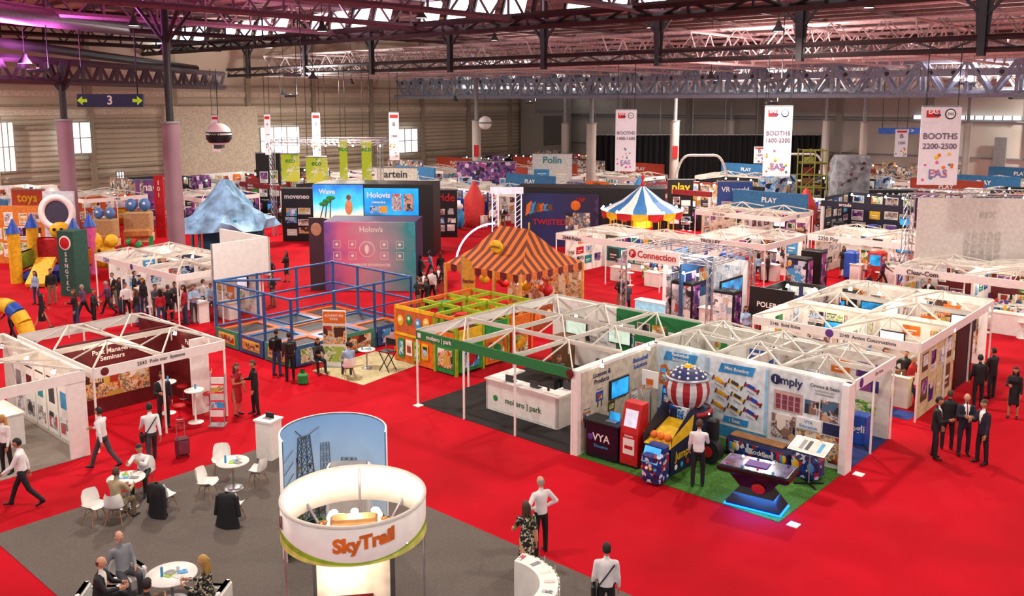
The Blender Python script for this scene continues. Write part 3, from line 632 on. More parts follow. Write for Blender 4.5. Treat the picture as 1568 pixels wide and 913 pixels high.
# ------------------------------------------------------------------ ring sign kiosk
def text_ring(m,s,size,R,zc,ang,mt,tilt=0):
    vs,fs=text_geo(s,.05); out=[]
    for x,y,z in vs: 
        x2=x*size;y2=y*size+x2*tilt; a=ang+x2/R; out.append((R*math.cos(a),R*math.sin(a),zc+y2))
    m.add(out,fs,mt)
kc=pt(541,752,14.3); m=MB(); R=1.21; zb=2.8;zt=3.45
m.lathe([(R,zb),(R,zt),(R-.03,zt),(R-.03,zb),(R,zb)],WHITE,n=64)
n=96
def wave(hf,off,mt):
    vs=[];fs=[]
    for i in range(n+1):
        t=2*PI*i/n
        for z in (zb-.005,zb+hf(t)): vs.append(((R+off)*math.cos(t),(R+off)*math.sin(t),z))
    for i in range(n): fs.append((2*i,2*i+2,2*i+3,2*i+1))
    m.add(vs,fs,mt,None,True)
wave(lambda t:.15+.10*math.sin(t*2+1.0),.004,LGREEN); wave(lambda t:.09+.07*math.sin(t*2+1.3),.008,mat('#d8e070'))
m.lathe([(R+.012,zt-.03),(R+.012,zt+.01),(R-.04,zt+.01)],OFFW,n=64)
for a_,c_ in ((-72,ORG),(-172,DRED),(60,ORG)): text_ring(m,'SkyTrail',.31,R+.014,3.17,math.radians(a_),c_,.10)
for k in range(3):
    a=math.radians([5,95,182][k]); m.cyl((R*.97*math.cos(a),R*.97*math.sin(a),0),(R*.97*math.cos(a),R*.97*math.sin(a),3.4),.022,SILVER)
for k in range(4):
    M=Rz(k*PI/2+.15); m.bb(-.62,.62,-.64,-.58,0,2.6,CREAM,M); m.bb(-.3,.3,-.66,-.645,.3,2.0,[DRED,NAVY,PB[3],PB[0]][k],M); m.bb(-.66,-.6,-.66,-.58,0,2.65,DGREY,M); m.text('ES',.4,BLACK,(.35,-.65,1.6),M=M)
    for x in (-.35,0,.35): m.cyl((x,-.42,2.85),(x,-.36,2.97),.07,GLOW,n=8,M=M); m.bar((x,-.42,2.97),(x,-.2,2.85),.02,.02,DGREY,M)
    m.bb(-.62,.62,-.6,-.56,2.6,2.72,WOOD,M)
m.bb(-.58,.58,-.58,.58,2.5,2.56,mat('#c8a870'),Rz(.15)); m.rbox((0,0,2.8),(.8,.32,.5),mat('#9a6a3a'),b=.04,rz=.15); m.rbox((-.3,.25,2.75),(.25,.3,.35),CREAM,b=.03)
for k in range(4): a=k*PI/2+.15+PI/4; m.beam((.85*math.cos(a),.85*math.sin(a),2.6),(R*math.cos(a),R*math.sin(a),2.95),.04,SILVER)
m.build('round_sign_kiosk',(kc.x,kc.y,.012),0)
def plight(x,y,z,e,c=(1,.84,.62),s=.15):
    l=bpy.data.lights.new('booth_spot','POINT'); l.energy=e; l.color=c; l.shadow_soft_size=s; o=bpy.data.objects.new('booth_spot_light',l); scene.collection.objects.link(o); o.location=(x,y,z)
plight(kc.x,kc.y+.1,3.2,40); plight(kc.x,kc.y-1.0,2.5,30)
# curved photo wall
cw=pt(510,655,19.0); m=MB(); R=1.15; SKY=gradm('sky_print',['#e4eaee','#b8d0e6','#84b0dc'],'Z',.3,2.8,emit=.18,amp=.3)  # print glows faintly, added to lighten its shaded inner face
A0,A1=math.radians(-5),math.radians(215)
m.lathe([(R,0),(R,2.75)],SKY,n=40,a0=A0,a1=A1); m.lathe([(R+.03,0),(R+.03,2.79),(R-.01,2.79)],WHITE,n=40,a0=A0,a1=A1)
m.lathe([(R-.006,0),(R-.006,.55)],PB[2],n=40,a0=A0,a1=A1)
def onr(a,z,k=.012): a=math.radians(a); return Vector(((R-k)*math.cos(a),(R-k)*math.sin(a),z))
TWR=mat('#5d6a78'); TW2=mat('#8593a0')
def tower(ac,w0,w1,z0,z1,nn,mt,th):
    for s in (-1,-.35,.35,1): m.beam(onr(ac+s*w0,z0),onr(ac+s*w1,z1),th,mt)
    for k in range(nn+1):
        t=k/nn; z=z0+(z1-z0)*t; w_=w0+(w1-w0)*t; m.beam(onr(ac-w_,z),onr(ac+w_,z),th*1.3,mt)
        if k<nn:
            z2=z0+(z1-z0)*(k+1)/nn; w2=w0+(w1-w0)*(k+1)/nn
            for s in (-1,-.35,.35): e=s+.67; m.beam(onr(ac+s*w_,z),onr(ac+e*w2,z2),th*.6,mt); m.beam(onr(ac+e*w_,z),onr(ac+s*w2,z2),th*.6,mt)
tower(138,17,8,.3,2.35,9,TWR,.022); tower(84,13,9,.3,1.7,6,TW2,.018); tower(112,7,5,.3,2.1,7,TW2,.014)
for a_,z_ in ((118,2.5),(150,2.55)): m.beam(onr(138,2.3),onr(a_,z_),.02,TWR)
for k in range(5): m.beam(onr(155,1.0+.28*k),onr(186,.8+.3*k),.014,TWR)
for k in range(12): a_=122+k*3; m.cyl(onr(a_,.9+.22*(k%5),.02),onr(a_,1.02+.22*(k%5),.02),.018,[DRED,BLUE,YEL][k%3],n=5)
m.rbox((.35,-.2,1.02),(.95,.5,2.04),WHITE,rz=.05,b=.03); m.bb(-.05,.75,-.47,-.455,.4,1.7,OFFW); m.box((.35,-.2,2.07),(.8,.35,.05),GREY,rz=.05)
m.build('curved_photo_wall',(cw.x,cw.y,.012))
m=MB(); m.rbox((0,0,.55),(.55,.5,1.1),WHITE,b=.02); m.box((0,0,1.13),(.62,.56,.05),WHITE); m.box((.02,.05,1.22),(.28,.03,.18),BLACK); m.box((0,0,1.16),(.3,.2,.01),GREY); m.build('reception_counter',G(413,700),RG+.3)
m=MB(); n=14; vs=[];fs=[]
for i in range(n+1):
    a=math.radians(62-95*i/n); ro=1.25; ri=.9
    for r_,z in ((ro,0),(ro,1.08),(ri,1.08),(ri,0)): vs.append((r_*math.cos(a),r_*math.sin(a),z))
for i in range(n):
    for k in range(4): fs.append((4*i+k,4*i+(k+1)%4,4*i+4+(k+1)%4,4*i+4+k))
fs+= [(3,2,1,0),(4*n,4*n+1,4*n+2,4*n+3)]; m.add(vs,fs,WHITE)
for i in range(n):
    a=math.radians(58-88*i/n)
    if i%3==0: m.bb(-.1,.1,-.045,.045,0,.015,[PB[4],OFFW,PB[2],GREY][i%4],Rz(a)@T(1.08,0,1.08))
    for z in (.35,.62,.9):
        M=Rz(a)@T(1.262,0,z); m.bb(-.005,.02,-.045,.045,0,.18,[OFFW,PB[2],WHITE][i%3],M)
for i in range(5): a=math.radians(55-18*i); m.cyl((1.28*math.cos(a),1.28*math.sin(a),0),(1.28*math.cos(a),1.28*math.sin(a),1.2),.01,SILVER)
dk=pt(828,838,16.7); m.build('curved_brochure_desk',(dk.x-.95,dk.y-1.05,.012))
# ------------------------------------------------------------------ booth frames
def frame(m,x0,x1,y0,y1,h=2.5,fm=WHITE,fas=.28,nx=2,ny=2,posts=True,sides='lrfb',cols={},peak=.36):
    t=.05
    if posts:
        for i in range(nx+1):
            for j in range(ny+1):
                if i in(0,nx) or j in (0,ny):
                    x=x0+(x1-x0)*i/nx;y=y0+(y1-y0)*j/ny; m.bb(x-t/2,x+t/2,y-t/2,y+t/2,0,h,WHITE)
    if 'f' in sides: m.bb(x0,x1,y0-t,y0,h-fas,h,cols.get('f',fm))
    if 'b' in sides: m.bb(x0,x1,y1,y1+t,h-fas,h,cols.get('b',fm))
    if 'l' in sides: m.bb(x0-t,x0,y0,y1,h-fas,h,cols.get('l',fm))
    if 'r' in sides: m.bb(x1,x1+t,y0,y1,h-fas,h,cols.get('r',fm))
    for i in range(1,nx): x=x0+(x1-x0)*i/nx; m.bar((x,y0,h-.07),(x,y1,h-.07),.05,.14,OFFW)
    for j in range(1,ny): y=y0+(y1-y0)*j/ny; m.bar((x0,y,h-.07),(x1,y,h-.07),.05,.14,OFFW)
    for i in range(nx):
        for j in range(ny):
            xa,xb=x0+(x1-x0)*i/nx,x0+(x1-x0)*(i+1)/nx; ya,yb=y0+(y1-y0)*j/ny,y0+(y1-y0)*(j+1)/ny; c_=((xa+xb)/2,(ya+yb)/2,h+peak)
            for P0 in ((xa,ya,h),(xb,ya,h),(xa,yb,h),(xb,yb,h)): m.bar(P0,c_,.035,.06,OFFW)
            m.cyl(c_,(c_[0],c_[1],c_[2]-.4),.02,OFFW,n=6)
            m.bar(((xa+xb)/2,ya,h),c_,.025,.04,OFFW); m.bar(((xa+xb)/2,yb,h),c_,.025,.04,OFFW)
def spots(m,pts,mt=GLOW):
    for x,y,z in pts: m.cyl((x,y,z),(x,y-.04,z-.1),.045,mt,.06,n=8); m.cyl((x,y,z),(x,y,z+.12),.01,BLACK,n=5)
def stool(m,x,y,c=WHITE):
    m.lathe([(0,.72),(.19,.72),(.2,.68),(.02,.66),(.02,.03),(.2,.015),(.2,0)],c,c=(x,y,0),n=16)
    m.lathe([(.13,.3),(.14,.28)],SILVER,c=(x,y,0),n=12)
L=Vector((-3.14,28.8,0))
patch('black_carpet',[L,L+ax*6.44,L+ax*6.44+bx*7.08,L+bx*7.08],carpet('k','#1a1614'))
GRASS=mat('#3f7322',1,noise=.3,scale=30)
patch('artificial_grass',[L+ax*6.71,L+ax*12.8,L+ax*12.8+bx*3.98,L+ax*6.71+bx*3.98],GRASS,.02)
patch('blue_carpet',[L+ax*6.62+bx*4.16,L+ax*12.84+bx*4.16,L+ax*12.84+bx*7.18,L+ax*6.62+bx*7.18],carpet('b','#1b2a66'))
m=MB(); FG=mat('#1c7a42',.5,noise=.03)
frame(m,0,6.5,0,7.2,2.55,WHITE,.3,3,3,True,'flb',{'f':FG}); frame(m,6.6,12.85,4.15,7.3,2.55,WHITE,.3,3,2,True,'frb')
m.text('mobaro | park',.2,WHITE,(1.1,-.065,2.4)); m.bb(.1,.25,-.06,-.052,2.32,2.48,WHITE)
m.sph((6.45,-.06,2.4),(.14,.02,.14),DRED,14); m.sph((12.9,4.6,2.4),(.02,.14,.14),PURP,14); m.text('2240  Novas',.12,DGREY,(12.91,5.9,2.4),PI/2)
m.bb(6.45,6.7,0,4.2,0,2.5,WHITE); m.bb(6.6,12.85,4.0,4.14,0,2.5,WHITE); m.bb(12.7,12.9,3.75,4.2,0,2.5,WHITE)
m.bb(6.5,6.6,4.2,7.2,0,2.5,OFFW); m.bb(3.0,6.5,7.1,7.2,0,2.5,FG); m.bb(6.6,12.8,7.2,7.3,0,2.5,OFFW); m.bb(9.7,9.8,4.2,7.2,0,2.5,OFFW); m.bb(0,3.0,7.1,7.2,0,2.5,WHITE)
m.prints((.2,7.1,.8),(1,0,0),2.6,1.3,8,[WHITE,LGREEN],(0,-1,0)); m.prints((3.2,7.1,1.0),(1,0,0),3.2,1.2,10,[WHITE,FG],(0,-1,0))
for x in (1.2,3.2,5.2): m.bb(x-.5,x+.5,7.03,7.07,1.2,1.9,BLACK); m.bb(x-.46,x+.46,7.0,7.03,1.24,1.86,mat('#cfe8d8',emit=.5)); 
m.bb(1.5,2.1,5.2,5.8,0,1.6,BROWN); m.bb(3.6,5.4,5.0,5.5,0,1.0,WHITE)
W1=mat('#cfc4b2',.6); m.bb(6.705,6.715,.15,4.0,.1,2.42,W1)
m.text('Licenses &\nProducts',.2,NAVY,(6.73,1.1,2.1),PI/2); m.text('Basketball\nSolutions',.2,BLUE,(6.73,3.1,2.1),PI/2)
for i in range(6):
    y=.4+i*.6; M=T(6.722,y,.95+(i%2)*.45); m.bb(0,.006,-.17,.17,0,.28,[WOOD,BLUE,BROWN,LBLUE,WHITE,DRED][i],M); m.bb(.006,.01,-.12,.12,.05,.2,PB[i%5],M); m.bb(0,.006,-.1,-.05,-.18,0,DGREY,M); m.bb(0,.006,.08,.12,-.18,0,DGREY,M); m.bb(0,.006,-.15,.15,.34,.36,DGREY,M)
m.bb(6.73,6.8,1.45,2.4,1.3,1.88,BLACK); m.bb(6.8,6.81,1.5,2.35,1.34,1.84,SCRB)
yb=3.99
def sheet(x0,x1,z0,z1,mt,o=.01): m.bb(x0,x1,yb-o,yb,z0,z1,mt)
PALEB=mat('#c4dbea'); sheet(6.8,8.45,.1,2.46,PALEB); sheet(8.5,10.5,.1,2.46,mat('#e2eaf0')); sheet(10.55,12.65,.1,2.46,mat('#dfe4e8'))
for (xa,xb_) in ((6.8,8.45),(8.5,10.5)): sheet(xa,xb_,.1,.45,LBLUE,.013); sheet(xa,xb_,.45,.5,WHITE,.014)
sheet(8.5,8.6,.45,2.4,mat('#9ccae8'),.014); sheet(10.4,10.5,.45,2.4,mat('#9ccae8'),.014)
for i,(x,z,c1) in enumerate([(7.05,1.55,ORG),(7.15,.9,BLUE),(7.95,1.6,BLUE),(8.1,.95,YEL),(7.6,1.25,GREY),(7.55,.75,DRED)]):
    m.add([(x-.2,yb-.02,z-.3),(x+.15,yb-.02,z-.35),(x+.22,yb-.02,z+.05),(x+.05,yb-.02,z+.35),(x-.15,yb-.02,z+.3)],[(0,1,2,3,4)],c1); m.add([(x-.1,yb-.025,z-.2),(x+.1,yb-.025,z-.22),(x+.12,yb-.025,z),(x-.1,yb-.025,z+.02)],[(0,1,2,3)],PB[0]); m.bb(x-.12,x+.03,yb-.03,yb-.025,z+.08,z+.22,SCRB)
for i in range(9):
    x=8.95+(i%3)*.52+(.1 if (i//3)%2 else 0); z=1.0+(i//3)*.38; M=T(x,yb-.02,z)@Ry(.35)
    m.bb(-.2,.2,-.012,0,-.04,.04,[ORG,YEL,RED][i%3],M); m.bb(-.14,.1,-.016,-.012,-.02,.08,[YEL,DGREY,BLUE][i%3],M); m.bb(-.24,-.2,-.014,0,-.08,.08,DGREY,M); m.bb(.2,.24,-.014,0,-.08,.08,DGREY,M); m.bb(-.1,.15,-.014,0,-.15,-.13,GREY,M)
for x,t_ in ((7.6,'Basketball\nSolutions'),(9.5,'Mini Bowling')):
    m.add([(x-.6,yb-.03,2.05),(x+.5,yb-.03,2.1),(x+.6,yb-.03,2.38),(x-.5,yb-.03,2.33)],[(0,1,2,3)],mat('#2a88c8')); m.text(t_,.15,WHITE,(x,yb-.04,2.21),width=.85)
m.add([(9.1,yb-.03,.55),(9.9,yb-.03,.55),(9.95,yb-.03,.75),(9.15,yb-.03,.75)],[(0,1,2,3)],mat('#2a88c8')); m.text('i Seat',.16,WHITE,(9.5,yb-.04,.65))
m.text('imply',.34,NAVY,(11.15,yb-.04,2.2)); m.sph((10.72,yb-.03,2.2),(.15,.02,.15),NAVY,14); m.text('i',.24,WHITE,(10.72,yb-.06,2.2))
m.text('Cinema & Seats',.13,DGREY,(12.15,yb-.04,2.25)); m.text('technology for\nentertainment',.09,GREY,(12.15,yb-.04,2.08))
SEAT=mat('#8a3a50')
sheet(10.68,11.55,1.3,1.9,mat('#c8a8a0'),.015)
for r_ in range(3):
    for i in range(4):
        x=10.75+i*.19; z=1.36+r_*.15; m.bb(x,x+.14,yb-.02-.004*r_,yb,z,z+.13,SEAT)
sheet(11.6,12.0,1.4,1.8,PB[5],.02); sheet(12.05,12.55,1.3,1.9,PB[5],.025)
m.bb(10.65,11.35,yb-.03,yb,.5,1.2,PB[5]); m.bb(11.4,12.1,yb-.05,yb,.95,1.26,WHITE); m.text('VYA\nEducation',.13,LBLUE,(11.75,yb-.06,1.1)); sheet(11.4,12.6,.15,.9,PB[1],.03); m.bb(12.15,12.6,yb-.04,yb,.95,1.26,NAVY)
spots(m,[(6.95,.8,2.6),(6.95,3.2,2.6),(8,3.8,2.66),(10,3.8,2.66),(12,3.8,2.66),(2,6,2.3),(4,6,2.3),(8,6.5,2.4),(11,6.5,2.4)])
stool(m,12.2,5.3,WHITE); m.lathe([(0,1.05),(.32,1.05),(.32,1.02),(.03,1.0),(.03,.03),(.22,0)],WHITE,c=(12.2,4.8,0),n=20); m.rbox((12.3,6.4,.45),(.45,.45,.9),BLUE,b=.03)
m.bb(7.5,9,5.2,5.8,0,1.0,WHITE); m.bb(10.5,11.6,6.2,6.7,0,1.0,OFFW); m.prints((6.8,7.2,.6),(1,0,0),2.8,1.7,8,[WHITE,BLUE],(0,-1,0)); m.prints((10,7.2,.6),(1,0,0),2.6,1.7,8,[WHITE,ORG],(0,-1,0))
m.prints((9.8,4.3,.4),(0,1,0),2.8,1.9,8,PAL,(1,0,0)); m.text('ogli',.3,WHITE,(12.3,6.16,.5)); 
m.build('exhibition_booth_block',L,RG)
m=MB(); m.bb(0,3.0,0,.08,0,1.0,WHITE); m.bb(0,.08,0,1.4,0,1.0,WHITE); m.bb(2.92,3.0,0,1.4,0,1.0,WHITE); m.bb(-.04,3.04,-.04,.5,1.0,1.05,WHITE); m.bb(2.5,3.04,.5,1.44,1.0,1.05,WHITE); m.bb(-.04,.45,.5,1.44,1.0,1.05,WHITE)
m.text('mobaro | park',.26,mat('#3a6a4a'),(1.6,-.012,.45)); m.sph((.42,-.01,.45),(.1,.008,.1),GREEN,14); m.bb(.3,2.8,-.006,-.002,.05,.08,OFFW)
for x,y in ((.9,.25),(1.9,.3),(2.75,.9)): m.bb(x-.16,x+.16,y-.1,y+.1,1.055,1.07,BLACK); m.bb(x-.16,x+.16,y-.12,y-.1,1.07,1.28,DGREY)
m.cyl((2.4,.3,1.05),(2.4,.3,1.2),.04,BLACK); m.box((1.4,.25,1.056),(.3,.2,.01),PB[0])
m.build('reception_counter',L+ax*2.0+bx*1.2+Z1,RG)
def B(x,y): return L+ax*x+bx*y+Vector((0,0,.02))
P('booth_attendant',B(3.6,3.0)+Vector((0,0,-.008)),20,1.72,pose='talk',top=DGREY,bot=SUIT,hair=HBR)
P('booth_attendant',B(4.9,3.4)+Vector((0,0,-.008)),-20,1.76,pose='fold',top=SUIT,bot=SUIT,hair=HB)
m=MB(); m.rbox((0,0,.52),(1.05,.55,1.04),mat('#141226',.3),b=.03); m.box((0,0,1.06),(1.15,.65,.05),BLACK); m.text('VYA',.3,WHITE,(0,-.285,.62)); m.text('Education',.12,LBLUE,(0,-.285,.38)); m.sph((-.36,-.275,.6),(.1,.02,.1),PURP,10)
m.box((.2,0,1.1),(.34,.24,.02),SILVER); m.bb(.03,.37,.1,.12,1.1,1.32,SCRB); m.build('information_counter',B(7.35,.5),RG+.05)
m=MB(); m.add([(-.28,-.28,0),(.28,-.28,0),(.28,.28,0),(-.28,.28,0),(-.28,-.28,.95),(.28,-.28,.95),(.28,-.05,1.75),(-.28,-.05,1.75),(.28,.28,1.75),(-.28,.28,1.75)],[(0,1,5,4),(4,5,6,7),(1,2,8,6,5),(0,4,7,9,3),(2,3,9,8),(7,6,8,9),(3,2,1,0)],RED)
m.add([(-.2,-.235,1.12),(.2,-.235,1.12),(.2,-.105,1.58),(-.2,-.105,1.58)],[(0,1,2,3)],mat('#d8dcf0',emit=.4)); m.bb(-.18,.18,-.29,-.28,.35,.8,WHITE); m.bb(-.13,.13,-.295,-.29,.5,.6,RED); m.bb(-.31,.31,-.31,.31,0,.05,BLACK); m.text('tickets',.1,WHITE,(0,-.29,.88))
m.build('ticket_kiosk',B(8.2,.62),RG+.05)
FLAG=poster('stars_print',['#c8ccd8','#a01c28','#16246a','#1d2f7a','#101a4a','#1d2f7a'],9,metric='EUCLIDEAN',detail=False); JN=mat('#10183a')
m=MB(); m.rbox((0,.1,.4),(.84,1.25,.8),mat('#17224f'),b=.06); m.add([(-.42,-.55,.8),(.42,-.55,.8),(.42,.7,1.2),(-.42,.7,1.2)],[(0,1,2,3)],YEL)
for s in (-1,1):
    m.add([(s*.44,-.55,.1),(s*.44,.75,.1),(s*.44,.75,1.6),(s*.44,.4,1.7),(s*.44,-.1,1.35),(s*.44,-.55,1.05)],[(0,1,2,3,4,5)],JN)
    m.add([(s*.45,-.55,.85),(s*.45,.5,1.0),(s*.45,.6,1.5),(s*.45,-.5,1.1)],[(0,1,2,3)],YEL); m.text('Jump',.34,YEL,(s*.46,0,.55),s*PI/2)
    for k in range(3): m.sph((s*.46,.3-.3*k,.25),(.01,.08,.08),[RED,LBLUE,WHITE][k],8)
m.bb(-.4,.4,-.57,-.53,.1,.8,JN); m.text('Jump',.3,YEL,(0,-.58,.55)); m.bb(-.3,.3,-.585,-.57,.18,.35,RED); m.bb(-.4,.4,.7,.76,.8,1.55,PB[0])
for i in range(3): m.sph((-.22+i*.22,-.35,1.02),.11,ORG,12)
m.build('basketball_arcade_machine',B(9.08,.95),RG)
# cabinet with star-spangled dome
m=MB(); m.rbox((0,0,.6),(1.15,1.1,1.2),JN,b=.08); Rd=.64; zc_=1.75; ns=20
DW=mat('#d8d4d4'); DR=mat('#a81824'); DB=mat('#152562')
for i in range(ns):
    a0=2*PI*i/ns;a1=2*PI*(i+1)/ns
    for k in range(10):
        p0=-.9+k*.247;p1=p0+.247; mt_=DB if k>=6 else [DR,DW][i%2]
        q_=[(Rd*math.cos(p)*math.cos(a),Rd*math.cos(p)*math.sin(a),zc_+Rd*math.sin(p)) for p,a in ((p0,a0),(p0,a1),(p1,a1),(p1,a0))]; m.add(q_,[(0,1,2,3)],mt_,None,True)
for k in range(3):
    for i in range(12-3*k):
        a=2*PI*(i+.5*k)/(12-3*k); p=.72+.26*k; m.sph((Rd*math.cos(p)*math.cos(a),Rd*math.cos(p)*math.sin(a),zc_+Rd*math.sin(p)),.045,WHITE,6)
m.lathe([(.66,1.20),(.72,1.17),(.72,1.08),(.62,1.05)],DR,n=24); m.lathe([(.66,zc_+.33),(.67,zc_+.37),(.62,zc_+.4)],SILVER,n=24)
for i in range(8): a=i*PI/4; m.sph((.7*math.cos(a),.7*math.sin(a),1.13),.04,GLOW,6)
m.bb(-.4,.4,-.57,-.55,.3,1.0,PB[0]); m.cyl((0,0,2.38),(0,0,2.46),.14,YEL,.08,n=14)
m.build('domed_arcade_game',B(8.6,2.75),RG)
m=MB(); m.cyl((0,.3,0),(0,.3,1.9),.03,SILVER); m.cyl((0,.3,0),(0,-.1,0.03),.03,SILVER); m.bb(-.28,.28,.24,.28,1.6,2.1,WHITE); m.bb(-.12,.12,.23,.24,1.68,1.86,ORG)
for i in range(12): a=i*PI/6; a2=a+PI/6; m.cyl((.18*math.cos(a),.04+.18*math.sin(a),1.66),(.18*math.cos(a2),.04+.18*math.sin(a2),1.66),.012,ORG,n=5); m.cyl((.18*math.cos(a),.04+.18*math.sin(a),1.66),(.09*math.cos(a2),.04+.09*math.sin(a2),1.36),.006,WHITE,n=4)
m.build('basketball_hoop_stand',B(7.5,2.2),RG)
m=MB(); m.rbox((0,0,.42),(.58,.58,.84),FLAG,b=.08); m.add([(-.25,-.31,.6),(.25,-.31,.6),(.25,-.1,.98),(-.25,-.1,.98)],[(0,1,2,3)],SCRB); m.rbox((0,.15,.9),(.54,.28,.22),mat('#1d2f7a'),b=.05)
for i in range(4): m.sph((-.2+i*.13,-.31,.45),.045,[RED,WHITE,YEL,LBLUE][i],8)
m.build('kiddie_arcade_machine',B(9.3,0.0),RG)
m=MB(); m.cyl((0,-.15,.35),(0,.15,.35),.35,mat('#14141a'),n=24); m.cyl((0,-.17,.35),(0,.17,.35),.15,RED,n=14); m.rbox((0,.1,.8),(.3,.3,.9),BLACK,b=.05); m.build('wheel_arcade_machine',B(9.75,2.1),RG)
m=MB(); m.rbox((0,0,.3),(2.0,.55,.5),mat('#17224f'),b=.08); m.rbox((0,-.29,.31),(1.8,.03,.36),FLAG,b=.01); m.text('Toddler',.2,WHITE,(.1,-.315,.31)); m.rbox((-.1,0,.58),(1.6,.36,.08),WOOD,b=.03); m.bar((-1.0,0,.08),(1.0,0,.08),.56,.08,BLACK)
for x in (-.85,-.3,.3,.85): m.cyl((x,-.2,.06),(x,.2,.06),.06,BLACK,n=10)
for i in range(6): m.sph((-.8+i*.1 if i<3 else .4+i*.08,-.31,.33),(.07,.02,.12),[LBLUE,YEL,WHITE,RED][i%4],10)
m.build('toddler_bowling_machine',B(10.75,3.2),RG)
m=MB(); m.rbox((0,0,.33),(.75,.6,.66),FLAG,b=.1); m.rbox((0,.1,.7),(.65,.36,.18),mat('#1d2f7a'),b=.06); m.sph((-.2,-.29,.4),(.1,.05,.15),YEL,10); m.sph((.2,-.29,.4),(.1,.05,.15),LBLUE,10); m.build('kiddie_arcade_machine',B(12.2,2.95),RG)
m=MB(); k_=1.12; S=Matrix.Scale(k_,4)
m.rbox((0,0,.86),(1.6,.85,.16),mat('#16121a',.2),b=.04,M=S); m.bb(-.72,.72,-.36,.36,.941,.95,mat('#4a4a7a',.1,emit=.2,noise=.5,scale=4),S); m.rbox((0,0,.96),(.5,.35,.03),PURP,b=.01,M=S)
for i in range(8): m.sph((-.6+.17*i,.28 if i%2 else -.28,.955),.035,[RED,GLOWC,LBLUE,PURP][i%4],6,M=S)
m.add([(-.6,-.28,.8),(.6,-.28,.8),(.6,.28,.8),(-.6,.28,.8),(-.33,-.18,.45),(.33,-.18,.45),(.33,.18,.45),(-.33,.18,.45),(-.62,-.3,.08),(.62,-.3,.08),(.62,.3,.08),(-.62,.3,.08)],[(0,1,5,4),(1,2,6,5),(2,3,7,6),(3,0,4,7),(4,5,9,8),(5,6,10,9),(6,7,11,10),(7,4,8,11)],mat('#1c1418',.3),S)
m.bb(-.6,.6,-.3,.3,.04,.08,BLACK,S); m.bb(-.64,.64,-.33,.33,.012,.04,NEON,S); m.sph((.1,-.24,.5),(.16,.03,.12),RED,10,M=S)
m.build('table_arcade_game',G(1158,775)+Vector((0,0,.02)),RG+.15)
l=bpy.data.lights.new('neon','AREA'); l.energy=70; l.color=(.02,.25,1); l.size=1.2; o=bpy.data.objects.new('table_game_glow',l); scene.collection.objects.link(o); o.location=G(1158,779)+Vector((0,-.1,.36))
m=MB(); m.cyl((0,0,.03),(0,0,1.0),.02,SILVER); m.bar((-.3,-.25,.02),(.3,.25,.02),.04,.03,BLACK); m.bar((-.3,.25,.02),(.3,-.25,.02),.04,.03,BLACK); M=T(0,0,1.02)@Rx(.3); m.bb(-.5,.5,-.32,.32,0,.03,SILVER,M); m.bb(-.47,.47,-.3,.3,.03,.035,OFFW,M)
for i in range(5): m.bb(-.4+i*.16,-.3+i*.16,-.2,.2,.036,.04,[WHITE,GREY,DGREY,OFFW,LBLUE][i],M)
m.build('display_stand',G(1238,742)+Vector((0,0,.02)),RG)
for u,v in ((1205,798),(1305,722),(637,618)):
    m=MB(); m.box((0,0,.01),(.26,.26,.018),WHITE); m.build('floor_number_tile',G(u,v)+Vector((.1,-.2,.0)),RG)
# ------------------------------------------------------------------ generic display booths
rng=random.Random(3)
def counter(m,x,y,w_,d,h,c,rz=0,tc=WHITE): M=T(x,y,0)@Rz(rz); m.bb(-w_/2,w_/2,-d/2,d/2,0,h,c,M); m.bb(-w_/2-.04,w_/2+.04,-d/2-.04,d/2+.04,h,h+.04,tc,M)
def booth_fill(m,x0,x1,y0,y1,r,wall=WHITE,h=2.45,n=8,div=True,pal=PAL):
    m.bb(x0,x1,y1-.08,y1,0,h,wall); m.bb(x0,x0+.08,y0+.6,y1-.09,0,h,wall)
    if r.random()<.7: m.bb(x0+.3,x1-.3,y1-.086,y1-.08,.4,h-.15,r.choice(PB+[BLUE,NAVY,DRED,TEAL]))
    m.prints((x0+.2,y1-.09,.4),(1,0,0),x1-x0-.4,h-.55,n,pal,(0,-1,0),r)
    m.prints((x0+.08,y0+.7,.4),(0,1,0),y1-y0-1,h-.55,n,pal,(1,0,0),r)
    for i in range(max(2,int((x1-x0)/1.4))):
        x=r.uniform(x0+.8,x1-.6);y=r.uniform(y0+.5,y1-1.0); counter(m,x,y,r.uniform(.5,1.3),.5,r.choice([.75,.9,1.0]),r.choice([wall,WHITE,WHITE,OFFW,r.choice(pal),r.choice(PB)]))
        for q_ in range(3): m.rbox((x+(q_-1)*.2,y,1.12),(r.uniform(.08,.2),.15,r.uniform(.1,.3)),r.choice(pal+PB),b=.03)
    for q_ in range(2): stool(m,r.uniform(x0+.4,x1-.4),r.uniform(y0+.2,y0+.6),r.choice([WHITE,BLACK,RED]))
    x=r.uniform(x0+.6,x1-.6); m.bb(x-.45,x+.45,y1-.2,y1-.15,1.3,1.85,BLACK); m.bb(x-.41,x+.41,y1-.21,y1-.2,1.34,1.81,r.choice([SCRB,mat('#e8e0f0',emit=.7)]))
    for i in range(int((x1-x0)/1.2)+1): x=x0+.4+i*1.2; m.cyl((x,y1-.5,h-.05),(x,y1-.55,h-.18),.05,GLOW,.08,n=6)
LP=G(138,697)
m=MB(); frame(m,-5.5,0,0,4.1,2.5,WHITE,.3,2,2); m.bb(-5.5,-1,3.98,4.05,0,2.5,DRED); m.text('Park\nManagers\nSeminars',.24,WHITE,(-2.0,3.96,1.85)); m.text('2543  Polo star  Systems',.15,DGREY,(.06,2,2.36),PI/2)
m.bb(-3.4,-3.3,.2,4.0,0,2.45,DRED); m.text('Park Managers\nSeminars',.22,WHITE,(-3.27,2.0,1.9),PI/2); m.bb(-3.3,-3.29,.8,3.2,.5,1.4,PB[1])
